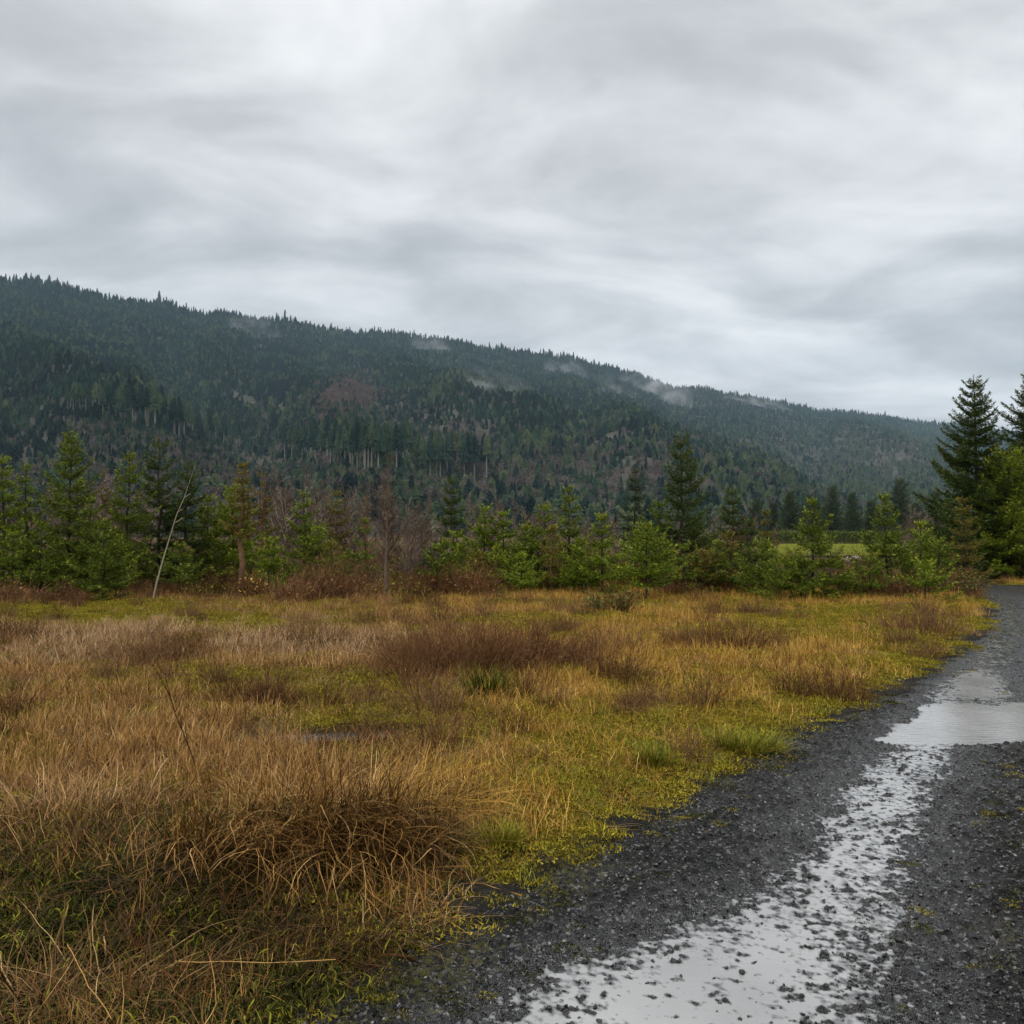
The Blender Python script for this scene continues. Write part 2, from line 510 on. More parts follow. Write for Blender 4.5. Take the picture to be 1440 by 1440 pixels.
def build_road():
    parts_v = []; parts_f = []; ms = []; ws = []; rs = []; off = 0
    for t0, t1, rate, ds, sm in ((1.2, 11.5, .0021, .0088, .007), (11.5, 52, .004, .03, .03)):
        ts = [t0]
        while ts[-1] < t1:
            ts.append(ts[-1] + max(sm, rate * max(.5, ts[-1] - .6)))
        ts = np.array(ts[:-1] + [t1])
        ss = np.arange(-2.0, 3.6, ds)
        bx = np.interp(ts, LS, LP[:, 0]); by = np.interp(ts, LS, LP[:, 1])
        nx = np.interp(ts, LS, LN[:, 0]); ny = np.interp(ts, LS, LN[:, 1])
        x = bx[:, None] + nx[:, None] * ss; y = by[:, None] + ny[:, None] * ss
        S = np.broadcast_to(ss, x.shape)
        z = road_z(x, y, S)
        parts_v.append(np.stack([x, y, z], -1).reshape(-1, 3))
        parts_f.append(grid_faces(len(ts), len(ss))[:, ::-1] + off); off += x.size
        ri = road_in(x, y, S)
        rs.append(ri.ravel())
        ws.append((np.maximum(sstep(.034, .004, z - WL), .85 * sstep(10, 15, y) * np.exp(-(S / .6) ** 2)) * sstep(.0, .4, ri)).ravel())
        mo = .62 * np.exp(-((S - .95) / .33) ** 2) * np.clip(.45 + .9 * fbm(x * 1.4, y * 1.4, 2, 71), 0, 1) + .62 * sstep(.65, -.05, ri) * np.clip(.55 + fbm(x * 1.7, y * 1.7, 2, 72), 0, 1)
        ms.append((mo * (z > WL + .004)).ravel())
    me = mesh('gravel_road', np.vstack(parts_v), np.vstack(parts_f), M['gravel'], True, attrs={'moss': np.concatenate(ms), 'wet': np.concatenate(ws)})
    tag(ob('gravel_road', me), 'wet dark gravel track with two wheel ruts', 'road', kind='structure')
    # the water standing in the ruts: one level surface wherever the bed lies below it
    P = np.vstack(parts_v); Fq = np.vstack(parts_f)
    zb_ = np.where(np.concatenate(rs) > .02, P[:, 2], 1.0)
    Fw = Fq[(zb_[Fq] < WL + .003).any(1)]
    used, inv = np.unique(Fw, return_inverse=True)
    Vw = P[used].copy(); Vw[:, 2] = WL
    me = mesh('puddle', Vw, inv.reshape(-1, 4), M['water'], True, attrs={'depth': np.clip(WL - P[used, 2], 0, 1)})
    tag(ob('puddle', me), 'shallow water standing in the wheel ruts and the wide puddle across the track', 'puddle', kind='structure')
    a = np.linspace(0, 2 * np.pi, 40, endpoint=False)
    v = np.stack([FP[0] + 1.1 * np.cos(a), FP[1] + .55 * np.sin(a) + .1 * 1.1 * np.cos(a), np.full(40, -.066)], 1)
    me = mesh('field_puddle', v, np.arange(40)[None, :], M['water'], attrs={'depth': np.full(40, .004)})
    tag(ob('field_puddle', me), 'small muddy pool among the grass of the field', 'puddle', kind='structure')


build_ground()
build_road()


# ------------------------------------------------------------------ plant generators
def ribbons(n, rng, rad, lens, lean, curl, width, segs=4, az=None, wander=0.0, base=None, tint=(.5, .2), zbase=0.0, taper=.7):
    """n grass blades as bent tapering ribbons"""
    if base is None:
        r = rad * np.sqrt(rng.random(n)); a = rng.random(n) * 2 * np.pi
        base = np.stack([r * np.cos(a), r * np.sin(a), np.full(n, zbase)], 1)
    az = rng.random(n) * 2 * np.pi if az is None else az
    L = rng.uniform(*lens, n); th = np.abs(rng.normal(*lean, n)); cu = rng.normal(*curl, n)
    w = width * rng.uniform(.6, 1.3, n)
    P = [base.copy()]; azs = [az]
    p = base.copy(); a = az.copy()
    for j in range(segs):
        t = (j + .5) / segs
        ang = th + cu * t ** 1.2
        st = L / segs
        p = p + np.stack([np.sin(ang) * np.cos(a) * st, np.sin(ang) * np.sin(a) * st, np.cos(ang) * st], 1)
        p[:, 2] = np.maximum(p[:, 2], zbase + .004)
        P.append(p.copy()); a = a + rng.normal(0, wander + 1e-6, n); azs.append(a)
    V = []
    for j in range(segs + 1):
        side = np.stack([-np.sin(azs[j]), np.cos(azs[j]), np.zeros(n)], 1)
        ww = (w * np.clip(1 - (j / segs) ** 2, .06, 1) ** taper)[:, None]
        V += [P[j] - side * ww / 2, P[j] + side * ww / 2]
    V = np.stack(V, 1)                       # n, 2(segs+1), 3
    k = 2 * (segs + 1)
    f = np.array([[2 * j, 2 * j + 1, 2 * j + 3, 2 * j + 2] for j in range(segs)])
    Fc = (np.arange(n)[:, None, None] * k + f[None]).reshape(-1, 4)
    ti = np.repeat(np.clip(rng.normal(*tint, n), 0, 1), k)
    return V.reshape(-1, 3), Fc, ti


def cat(parts):
    v = []; f = []; t = []; o = 0
    for a, b, c in parts:
        v.append(a); f.append(np.asarray(b) + o); t.append(c); o += len(a)
    return np.vstack(v), f, np.concatenate(t)


def tris(P, dirs, L, w, rng, tint):
    """small leaf-like triangles at P pointing along dirs"""
    r = nrm(np.cross(dirs, rng.normal(size=P.shape)))
    a = P - r * (w / 2)[:, None]; b = P + r * (w / 2)[:, None]; c = P + dirs * L[:, None]
    V = np.stack([a, b, c], 1).reshape(-1, 3)
    return V, np.arange(len(V)).reshape(-1, 3), np.repeat(tint, 3)


def segs_mesh(S, tint, sides=3):
    """tapered twigs: rows of x0 y0 z0 x1 y1 z1 r0 r1"""
    S = np.asarray(S, float)
    p0, p1, r0, r1 = S[:, :3], S[:, 3:6], S[:, 6], S[:, 7]
    d = nrm(p1 - p0)
    ref = np.where(np.abs(d[:, 2:3]) > .9, np.array([[1.0, 0, 0]]), np.array([[0, 0, 1.0]]))
    u = nrm(np.cross(d, ref)); v = np.cross(d, u)
    V = []
    for p, r in ((p0, r0), (p1, r1)):
        for k in range(sides):
            a = 2 * math.pi * k / sides
            V.append(p + (u * math.cos(a) + v * math.sin(a)) * r[:, None])
    V = np.stack(V, 1)
    f = np.array([[k, (k + 1) % sides, sides + (k + 1) % sides, sides + k] for k in range(sides)])
    Fc = (np.arange(len(S))[:, None, None] * 2 * sides + f[None]).reshape(-1, 4)
    return V.reshape(-1, 3), Fc, np.repeat(tint, 2 * sides)


def tube(points, radii, sides=7):
    P = np.asarray(points, float); r = np.asarray(radii, float)
    d = nrm(np.gradient(P, axis=0))
    u = nrm(np.cross(d, np.array([.3, 1, .1]))); v = np.cross(d, u)
    a = np.linspace(0, 2 * np.pi, sides, endpoint=False)
    V = P[:, None, :] + (u[:, None, :] * np.cos(a)[None, :, None] + v[:, None, :] * np.sin(a)[None, :, None]) * r[:, None, None]
    n = len(P)
    i = np.arange(n * sides).reshape(n, sides); j = np.roll(i, -1, 1)
    return V.reshape(-1, 3), np.stack([i[:-1], j[:-1], j[1:], i[1:]], -1).reshape(-1, 4), np.full(n * sides, .5)


def conifer(rng, H, Rm, whorl=None, dens=1.3, up=.5, power=1.0, zb=.03, tuft=1.0, gap=0.0, fill=1.0, tips=.5, sym=.25):
    """young spruce / fir: trunk with limbs, and needle tufts along every limb's side twigs"""
    lean = rng.normal(0, .012, 2) * H
    zt = np.linspace(0, 1, 9)
    wob = rng.normal(0, .006 * H, (9, 2)) * np.sin(np.pi * zt)[:, None]
    TP = np.stack([lean[0] * zt ** 2 + wob[:, 0], lean[1] * zt ** 2 + wob[:, 1], zt * H], 1)
    r0 = .011 * H + .012
    wood = [tube(TP, r0 * (1 - zt) ** .8 + .004)]
    n_w = whorl or int(H / .44) + 2
    zs = []
    lv = zb + (1 - zb) * (1 - (1 - np.linspace(0, .90, n_w)) ** 1.12)
    for i, f in enumerate(lv):
        k = rng.integers(5, 8)
        a0 = rng.random() * 7
        for j in range(k):
            if rng.random() > gap:
                zs.append((f + rng.normal(0, .004), a0 + j * 2 * np.pi / k + rng.normal(0, .18), 1.0))
        if i < n_w - 1:
            for j in range(int(rng.poisson(3.6 * fill * max(0, 1 - 1.25 * f)))):
                zs.append((f + (lv[i + 1] - f) * rng.random(), rng.random() * 7, rng.uniform(.5, .85)))
    asym = rng.normal(0, sym, 8)
    fol = []; S = []
    for f, az, kl in zs:
        f = min(max(f, .01), .985)
        u = (f - zb) / (1 - zb)
        L = Rm * (1.08 - u) ** power * (1 - .30 * math.exp(-max(u, 0) / .05)) * kl * rng.uniform(.72, 1.12)
        L *= 1 + asym[int((az % 6.283) / .7854) % 8] * .5
        L = max(L, .07 * tuft)
        base = np.array([np.interp(f, zt, TP[:, 0]), np.interp(f, zt, TP[:, 1]), f * H])
        h = np.array([math.cos(az), math.sin(az), 0]); side = np.array([-h[1], h[0], 0])
        e0 = up * (-.25 + 1.45 * u ** 1.3) + rng.normal(0, .10)             # droops low down, rises near the top
        tipup = .30 + .14 * rng.random()

        def pos(t):
            t = t[:, None]
            return base + h * (L * t) * math.cos(e0) + np.array([0, 0, 1]) * (L * (math.sin(e0) * t + tipup * (t ** 2.4) - .06 * t))
        tt = np.linspace(0, 1, 5); q = pos(tt)
        rr = (.004 + .010 * L) * (1 - .75 * tt)
        S.append(np.concatenate([q[:-1], q[1:], rr[:-1, None], rr[1:, None]], 1))
        st = .050 * tuft / dens
        n = max(4, int(L / st))
        t = np.clip((np.arange(n) + rng.random(n)) / n, .08, 1.0) ** .9
        t = np.concatenate([t, t, np.full(2, .97)])
        sg = np.concatenate([np.ones(n), -np.ones(n), np.zeros(2)])
        lt = (.40 * L * (1 - t) ** .8 + .065 * tuft) * rng.uniform(.5, 1.15, len(t))
        bd = nrm(h * math.cos(e0) + np.array([0, 0, 1]) * (math.sin(e0) + tipup * 2 * t[:, None] - .06))
        ca = rng.normal(.85, .15, len(t))
        td = nrm(bd * np.cos(ca)[:, None] + side * (sg * np.sin(ca))[:, None] + np.stack([np.zeros(len(t)), np.zeros(len(t)), rng.normal(-.05, .22, len(t))], 1))
        td = np.where((sg == 0)[:, None], bd, td)
        pt = pos(t)
        m = 7
        uu = (np.arange(m)[None, :] + rng.random((len(t), m))) / m
        cnt = np.clip(np.ceil(lt / (.042 * tuft)), 2, m)
        keep = (np.arange(m)[None, :] < cnt[:, None])
        uu = np.clip(uu * m / cnt[:, None], 0, 1)
        P = (pt[:, None, :] + td[:, None, :] * (lt[:, None] * uu)[..., None])[keep]
        dd = np.broadcast_to(td[:, None, :], (len(t), m, 3))[keep]
        tip = (t[:, None] * .5 + uu * .5)[keep]
        P = np.repeat(P, 2, 0); dd = np.repeat(dd, 2, 0); tip = np.repeat(tip, 2)
        dd = nrm(dd + rng.normal(0, .48, dd.shape))
        k = len(P)
        ti = .36 + .17 * rng.normal(size=k) + tips * (tip > .80) * rng.random(k) + .10 * (u > .8)
        fol.append(tris(P, dd, tuft * rng.uniform(.055, .095, k), tuft * rng.uniform(.016, .028, k), rng, np.clip(ti, 0, 1)))
    # leader needles
    k = 60
    z = H * (1 - .12 * rng.random(k)); P = np.stack([np.full(k, TP[-1, 0]), np.full(k, TP[-1, 1]), z], 1)
    fol.append(tris(P, nrm(rng.normal(0, .4, (k, 3)) + [0, 0, 1]), np.full(k, .05 * tuft), np.full(k, .018 * tuft), rng, rng.uniform(.4, .9, k)))
    return wood[0], cat(fol), segs_mesh(np.vstack(S), np.full(sum(map(len, S)), .4), 4)


def bare_tree(rng, H, spread=.35, stems=1, r0=None, lean=(0, 0), twig=.004, dens=1.0, low=.22, jit=.05, up=.8):
    """leafless broadleaf: stem rows and twig rows"""
    ST = []; TW = []
    r0 = r0 or .010 * H
    for _ in range(stems):
        n = 9
        hh = H * (1 if stems == 1 else rng.uniform(.7, 1.0))
        b = np.array([0, 0, 0.]) if stems == 1 else np.append(rng.normal(0, .05 * H, 2), 0)
        out = np.array(lean) * H + (0 if stems == 1 else 1) * rng.normal(0, .16 * H, 2)
        zt = np.linspace(0, 1, n)
        P = np.stack([b[0] + out[0] * zt ** 1.2 + rng.normal(0, .010 * H, n) * zt, b[1] + out[1] * zt ** 1.2 + rng.normal(0, .010 * H, n) * zt, hh * zt], 1)
        r = r0 * (1 - .9 * zt) * (1 if stems == 1 else .6)
        ST.append(tube(P, r, 6))
        nb = int(26 * dens)
        for i in range(nb):
            f = low + (1 - low) * (i + rng.random()) / nb
            f = min(f, .985)
            p = np.array([np.interp(f, zt, P[:, k]) for k in range(3)])
            L = spread * H * (1 - .8 * (f - low) / (1 - low)) * rng.uniform(.5, 1.1)
            az = rng.random() * 6.283; e = rng.normal(up, .2)
            d = np.array([math.cos(az) * math.cos(e), math.sin(az) * math.cos(e), math.sin(e)])
            m = 5; q = [p]
            for j in range(m):
                d = nrm(d + rng.normal(0, .10, 3) + [0, 0, .06]); q.append(q[-1] + d * L / m)
            q = np.array(q); rr = np.maximum(.42 * r0 * (1 - f) + .006, twig * 1.6) * (1 - .75 * np.linspace(0, 1, m + 1))
            TW.append(np.concatenate([q[:-1], q[1:], rr[:-1, None], rr[1:, None]], 1))
            k = int(7 * dens)
            for j in range(k):
                g = rng.uniform(.2, 1) * m; gi = min(int(g), m - 1)
                p2 = q[gi] + (q[gi + 1] - q[gi]) * (g - gi)
                d2 = nrm(nrm(q[gi + 1] - q[gi]) + rng.normal(0, .5, 3) + [0, 0, .15])
                l2 = L * .45 * rng.uniform(.4, 1)
                e2 = p2 + d2 * l2 * .5; e3 = e2 + nrm(d2 + rng.normal(0, .25, 3) + [0, 0, .1]) * l2 * .5
                TW.append(np.array([[*p2, *e2, twig, twig * .8], [*e2, *e3, twig * .8, twig * .5]]))
                for _ in range(3):
                    g2 = rng.random(); p3 = e2 + (e3 - e2) * g2
                    e4 = p3 + nrm(d2 + rng.normal(0, .6, 3)) * l2 * rng.uniform(.2, .45)
                    TW.append(np.array([[*p3, *e4, twig * .7, twig * .4]]))
    TW = np.vstack(TW)
    a = ST; b = segs_mesh(TW, np.clip(rng.normal(.5, .2, len(TW)), 0, 1), 3)
    return a, b


def shrub(rng, H, W, n=260, leaves=0, twig=.004, spread=.6, base_r=.45):
    """bush of upward twigs that fork; optional leaf flecks"""
    b = np.stack([rng.normal(0, W * base_r * .5, n), rng.normal(0, W * base_r * .35, n), np.zeros(n)], 1)
    d = nrm(np.stack([b[:, 0] / W * spread * 2 + rng.normal(0, .25, n), b[:, 1] / W * spread * 2 + rng.normal(0, .25, n), np.full(n, 1.0)], 1))
    lim = np.sqrt(np.clip(1 - (b[:, 0] / (W * .75)) ** 2, .15, 1)) * np.clip(.85 + .75 * perlin(b[:, 0] * 4.2 / W ** .6 + 7.3 * H, b[:, 1] * 3, int(n)), .3, 1.3)
    L = H * rng.uniform(.5, 1.05, n) * lim
    rows = []; q = b; r = twig * rng.uniform(.7, 1.6, n)
    nodes = []
    for j in range(3):
        q2 = q + d * (L / 3)[:, None]
        rows.append(np.concatenate([q, q2, (r * (1 - .25 * j))[:, None], (r * (1 - .25 * (j + 1)))[:, None]], 1))
        nodes.append((q2, d)); q = q2
        d = nrm(d + rng.normal(0, .16, d.shape))
    tipP = [q]
    for q2, dd in nodes:
        for _ in range(2):
            e = q2 + nrm(dd + rng.normal(0, .55, dd.shape)) * (L * rng.uniform(.12, .35, n))[:, None]
            rows.append(np.concatenate([q2, e, (r * .5)[:, None], (r * .25)[:, None]], 1)); tipP.append(e)
    Sg = np.vstack(rows)
    out = [segs_mesh(Sg, np.clip(rng.normal(.45, .22, len(Sg)), 0, 1))]
    lf = None
    if leaves:
        tp = np.vstack(tipP); k = rng.integers(0, len(tp), leaves)
        P = tp[k] * rng.uniform(.55, 1.0, (leaves, 1)) + rng.normal(0, .03, (leaves, 3))
        P[:, 2] = np.maximum(P[:, 2], .03)
        lf = tris(P, nrm(rng.normal(0, 1, (leaves, 3)) + [0, 0, .3]), rng.uniform(.05, .10, leaves), rng.uniform(.03, .05, leaves), rng, np.clip(rng.normal(.5, .25, leaves), 0, 1))
    return cat(out), lf


def merged(a, b):
    return np.vstack([a[0], b[0]]), (a[1] if isinstance(a[1], list) else [a[1]]) + [b[1] + len(a[0])], np.concatenate([a[2], b[2]])


def add_crown(fol, wood, mat, bark, parent):
    """foliage and the limbs that carry it: one mesh, two materials"""
    v, f, t = merged(fol, wood)
    n = sum(len(q) for q in f[:-1])
    me = mesh('crown', v, f, [mat, bark], tint=t)
    mi = np.zeros(len(me.polygons), np.int32); mi[n:] = 1
    me.polygons.foreach_set('material_index', mi)
    return ob('crown', me, parent)


def add_part(name, geo, mat, parent, smooth=False):
    v, f, t = geo
    return ob(name, mesh(name, v, f, mat, smooth, tint=t), parent)


# ------------------------------------------------------------------ the row of young conifers
# photo column, top row, base row, half width px, look, label, options
TREES = [
    (4, 640, 838, 42, 'fresh', 'green conifer with bright raised tips, cut by the left picture edge', {}),
    (39, 650, 834, 34, 'mid', 'slim conifer with a bare leader, right beside the one at the left edge', {'gap': .2}),
    (96, 608, 836, 56, 'mid', 'tallest conifer of the left group, with open upswept whorls and dark stem', {'gap': .12, 'up': .75}),
    (58, 735, 842, 40, 'mid', 'low conifer in front of the tall open one at left', {}),
    (18, 752, 843, 44, 'mid', 'dark low conifer standing in front at the left edge', {}),
    (146, 738, 846, 46, 'mid', 'small front conifer with pale upturned tips and dark skirt, left of the white stem', {'up': .7, 'tips': .5}),
    (179, 636, 834, 46, 'mid', 'conifer with a long bare orange leader behind the small front one', {'gap': .15, 'up': .65}),
    (224, 617, 830, 36, 'dark', 'dark tufted conifer with gaps between its whorls, crossed by a leaning white stem', {'gap': .18, 'up': .45, 'power': .55}),
    (259, 648, 830, 40, 'dark', 'dark dense conifer right of the leaning white stem', {}),
    (126, 700, 838, 38, 'mid', 'green conifer filling the gap right of the tallest left tree', {}),
    (252, 772, 842, 34, 'mid', 'small conifer with bare lower stem, right of the foot of the leaning stem', {'zb': .3}),
    (293, 698, 828, 40, 'fresh', 'bright green bushy conifer at the left of the dense dark-bottomed pair', {}),
    (328, 682, 826, 50, 'fresh', 'broad dense conifer with dark underside behind a thin orange trunk', {'dens': 1.6}),
    (338, 652, 842, 20, 'rusty', 'thin conifer with bare orange trunk and a small yellowish top', {'zb': .45, 'gap': .3, 'bark': 'barkred', 'trunk': 1.6}),
    (369, 662, 815, 25, 'rusty', 'sparse brownish conifer right of the bare orange trunk', {'gap': .45, 'bark': 'barkred'}),
    (378, 758, 836, 32, 'fresh', 'small conifer among the brown scrub, with a bare thin leader', {}),
    (428, 692, 824, 36, 'mid', 'green conifer standing before the pale birch clump', {'gap': .1}),
    (450, 742, 826, 40, 'fresh', 'low spreading conifer right of the pale birch clump', {}),
    (474, 690, 820, 30, 'rusty', 'sparse yellowish conifer left of the dark red alder', {'gap': .35, 'bark': 'barkred'}),
    (514, 728, 826, 26, 'mid', 'narrow conifer just left of the dark alder stem', {'gap': .25}),
    (560, 758, 830, 24, 'rusty', 'small olive conifer at the right of the dark alder stem', {'gap': .2}),
    (636, 670, 822, 25, 'dark', 'tall narrow dark spruce in the middle of the row', {'power': .6}),
    (606, 782, 826, 32, 'grey', 'rounded blue green conifer bush at the foot of the narrow dark spruce', {'power': .45}),
    (648, 772, 828, 28, 'fresh', 'bright low conifer right of the blue green bush', {'up': .8, 'tips': .6}),
    (682, 716, 828, 44, 'fresh', 'full green conifer right of the narrow dark spruce', {}),
    (710, 722, 828, 36, 'fresh', 'green conifer with two raised tips behind the little bright one', {}),
    (699, 772, 834, 24, 'fresh', 'little bright conifer with forked yellow leader', {'up': .9, 'tips': .6}),
    (740, 742, 832, 40, 'mid', 'green conifer left of the yellow stemmed one', {}),
    (733, 784, 838, 36, 'fresh', 'low bright conifer at the edge of the grass, left of the yellow stemmed one', {'tips': .5}),
    (766, 712, 832, 36, 'fresh', 'conifer with pale bare leader in front of the dense narrow spire', {'gap': .1}),
    (776, 742, 836, 26, 'rusty', 'yellow stemmed sparse conifer at the edge of the grass', {'gap': .3, 'bark': 'barkred', 'trunk': 1.3}),
    (800, 684, 828, 20, 'mid', 'dense narrow green spire right of centre', {'power': .6, 'dens': 1.6}),
    (818, 762, 836, 40, 'fresh', 'low conifer with spreading bright boughs under the narrow green spire', {'tips': .5}),
    (847, 726, 838, 38, 'fresh', 'conifer with long thin leader and dark hollow at its foot', {'up': .65}),
    (893, 656, 812, 22, 'grey', 'distant looking dark grey spruce standing behind the row', {'power': .6}),
    (928, 706, 830, 44, 'mid', 'broad green conifer directly left of the tallest middle tree', {}),
    (909, 742, 846, 44, 'fresh', 'brightest yellow green conifer on a thin stem at the edge of the grass', {'zb': .24, 'tips': .6, 'up': .7}),
    (959, 618, 832, 44, 'dark', 'tallest conifer in the middle of the row, with wide uneven upper boughs', {'gap': .15, 'up': .7, 'power': .6, 'sym': .5}),
    (988, 782, 838, 36, 'rusty', 'low conifer with browned needles below the tallest middle tree', {'power': .6}),
    (1031, 688, 822, 24, 'dark', 'dark narrow conifer behind the orange sapling', {'power': .6}),
    (1056, 732, 826, 17, 'dark', 'short dark spire between the orange sapling and the browned conifer', {'power': .6}),
    (1079, 716, 828, 19, 'rusty', 'browned conifer with a green leader, left of the view to the far meadow', {'gap': .2}),
    (1072, 768, 842, 38, 'mid', 'low green conifer in front of the browned one', {'power': .6}),
    (1010, 765, 838, 30, 'mid', 'green conifer right below the tallest middle tree', {}),
    (1143, 702, 846, 52, 'mid', 'conifer with cross shaped yellow top and very broad skirt before the far meadow', {'gap': .12, 'up': .65, 'power': 1.35, 'zb': .02, 'tips': .55}),
    (1112, 796, 848, 44, 'mid', 'low wide conifer at the left of the broad skirted one', {'power': .5}),
    (1178, 800, 848, 36, 'mid', 'low wide conifer at the right of the broad skirted one', {'power': .5}),
    (1246, 694, 840, 46, 'mid', 'sparse topped conifer with dark stem right of the far meadow', {'gap': .18, 'up': .55, 'power': 1.2, 'tips': .5}),
    (1294, 736, 838, 34, 'fresh', 'small conifer with dark thin stem, left of the big spruce', {'gap': .15, 'zb': .12}),
    (1222, 788, 846, 34, 'mid', 'low conifer below the sparse topped one', {'power': .5}),
    (1300, 800, 850, 36, 'fresh', 'low bright spreading conifer in front, near the roadside bush', {'power': .45, 'tips': .5}),
    (1356, 698, 828, 26, 'rusty', 'brownish green young conifer in front of the big spruce', {'dens': 1.4}),
    (1375, 528, 814, 66, 'dark', 'big dark spruce rising above the ridge line beside the road', {'up': .45, 'tuft': 1.3, 'power': 1.0, 'gap': 0, 'sym': .08, 'dens': 1.6}),
    (1336, 690, 820, 40, 'dark', 'dark spruce crowding the left side of the big one', {'tuft': 1.2}),
    (1452, 516, 813, 72, 'dark', 'second big spruce, half cut off by the right picture edge', {'up': .5, 'tuft': 1.3, 'power': 1.0, 'gap': .03, 'sym': .08, 'dens': 1.5}),
    (1416, 636, 816, 54, 'fresh', 'broad bright green conifer below the half cut spruce at the right edge', {'power': .5, 'tuft': 1.15, 'dens': 1.15}),
    (1437, 780, 817, 24, 'rusty', 'small conifer at the right edge beyond the road', {}),
    (1395, 745, 815, 30, 'mid', 'green conifer standing between the big spruce and the broad bright one', {}),
]
for i, (X, Yt, Yb, hw, look, label, o) in enumerate(TREES):
    o = dict(o)
    rng = np.random.default_rng(100 + i)
    D = gd(Yb); x = gx(X, D)
    H = (HZ - Yt) / F * D + CAMH
    Rm = hw / F * D * 1.45
    z = float(ground_z(np.array([x]), np.array([D]))[0])
    tr = o.pop('trunk', 1.0); bark = o.pop('bark', 'bark')
    root = thing('young_conifer' if H < 6 else 'spruce_tree', label, 'conifer', (x, D, z - .02), 'conifers along the edge of the field')
    o['power'] = o.get('power', 1.0) ** .6 if o.get('power', 1) < 1 else o.get('power', 1.0)
    w, f, l = conifer(rng, H, Rm, **o)
    w[0][:, :2] *= tr
    add_part('trunk', w, M[bark], root, True)
    add_crown(f, l, M['con_' + look], M[bark], root)

# low growth closing the row between the taller ones
rng = np.random.default_rng(190)
for i, X in enumerate(np.arange(6, 1340, 29)):
    X = X + rng.normal(0, 7)
    if 500 < X < 590 or 395 < X < 420 or 196 < X < 238 or 322 < X < 352 or rng.random() < .12:
        continue
    Yb = rng.uniform(824, 840); D = gd(Yb); x = gx(X, D)
    Yt = rng.uniform(752, 792) if not 1090 < X < 1225 else rng.uniform(792, 806)
    H = (HZ - Yt) / F * D + CAMH
    root = thing('young_conifer', 'low green young conifer closing a gap between the taller ones of the row', 'conifer',
                 (x, D, float(ground_z(np.array([x]), np.array([D]))[0]) - .02), 'low conifers closing the row')
    w, f, l = conifer(rng, H, rng.uniform(36, 50) / F * D, power=.8, up=.6, dens=1.2)
    look = ('con_fresh', 'con_mid', 'con_mid', 'con_dark', 'con_rusty')[rng.integers(0, 5)]
    add_part('trunk', w, M['bark'], root, True); add_crown(f, l, M[look], M['bark'], root)

# ------------------------------------------------------------------ leafless trees in and behind the row
BARE = [
    # X, top, base, spread, stems, twig material, trunk material, label, options
    (216, 655, 848, .09, 1, 'paletwig', 'thin white bare stem leaning to the right across the dark conifers', dict(lean=(.31, 0), r0=.026, low=.5, dens=.2, twig=.005)),
    (414, 652, 812, .22, 7, 'greytwig', 'pale clump of many thin birch stems behind the conifers', dict(twig=.006)),
    (543, 650, 844, .30, 1, 'mauvetwig', 'dark reddish bare alder with one straight stem', dict(r0=.06, low=.15, twig=.006, dens=1.3)),
    (516, 672, 824, .18, 1, 'twig', 'thin bare sapling left of the reddish alder', dict(twig=.005)),
    (578, 708, 836, .34, 3, 'greytwig', 'tan bushy bare sapling right of the reddish alder', dict(twig=.005)),
    (371, 655, 818, .14, 1, 'twig', 'bare brown sapling beside the orange trunked conifer', dict(twig=.005)),
    (620, 752, 826, .10, 1, 'paletwig', 'short grey dead stick leaning over the blue green bush', dict(lean=(.25, 0), r0=.03, dens=.3)),
    (1024, 728, 822, .20, 3, 'redtwig', 'orange barked sapling between the dark narrow conifers', dict(twig=.006)),
    (1290, 712, 800, .42, 5, 'greytwig', 'brownish rounded bare bush left of the big spruce', dict(twig=.008)),
    (495, 690, 818, .25, 3, 'greytwig', 'bare grey thicket stem group left of the reddish alder', dict(twig=.005)),
    (600, 690, 815, .3, 3, 'mauvetwig', 'reddish bare thicket between the alder and the narrow dark spruce', dict(twig=.006)),
    (880, 752, 822, .35, 3, 'greytwig', 'bare tan sapling left of the brightest yellow green conifer', dict(twig=.006)),
]
for i, (X, Yt, Yb, sp, stems, tm, label, o) in enumerate(BARE):
    rng = np.random.default_rng(300 + i)
    D = gd(Yb); x = gx(X, D); H = (HZ - Yt) / F * D + CAMH
    z = float(ground_z(np.array([x]), np.array([D]))[0])
    root = thing('bare_tree', label, 'bare tree', (x, D, z - .02))
    a, b = bare_tree(rng, H, sp, stems, **o)
    for q in a:
        add_part('trunk', q, M['paletwig' if tm == 'paletwig' or (tm == 'greytwig' and stems > 3) else tm], root, True)
    add_part('crown', b, M[tm], root)

# thickets of alder further back: a few models, copied
protos = []
for i in range(5):
    rng = np.random.default_rng(340 + i)
    a, b = bare_tree(rng, 1.0, .33, (1, 3, 4, 2, 5)[i], r0=.010, twig=.0011, dens=1.0, low=.18)
    tm = ('greytwig', 'greytwig', 'mauvetwig', 'greytwig', 'mauvetwig')[i]
    protos.append(([mesh('trunk', *q[:2], M[tm], True, tint=q[2]) for q in a], mesh('crown', *b[:2], M[tm], tint=b[2])))
rng = np.random.default_rng(350)
THK = [(X, Yt + rng.integers(-6, 7)) for X, Yt in
       ((290, 690), (315, 700), (352, 688), (392, 668), (403, 660), (436, 668), (452, 690), (466, 684), (488, 672), (505, 668), (552, 675),
        (588, 688), (622, 700), (660, 694), (672, 704), (690, 700), (722, 712), (742, 712), (756, 706), (782, 720),
        (812, 722), (826, 728), (842, 722), (862, 724), (876, 730), (940, 728), (985, 722), (1002, 718), (1014, 716), (1046, 716), (1062, 724), (1092, 730),
        (1275, 728), (1302, 716), (1316, 722), (150, 690), (125, 660), (165, 668), (205, 672), (240, 690), (20, 690), (70, 680))]
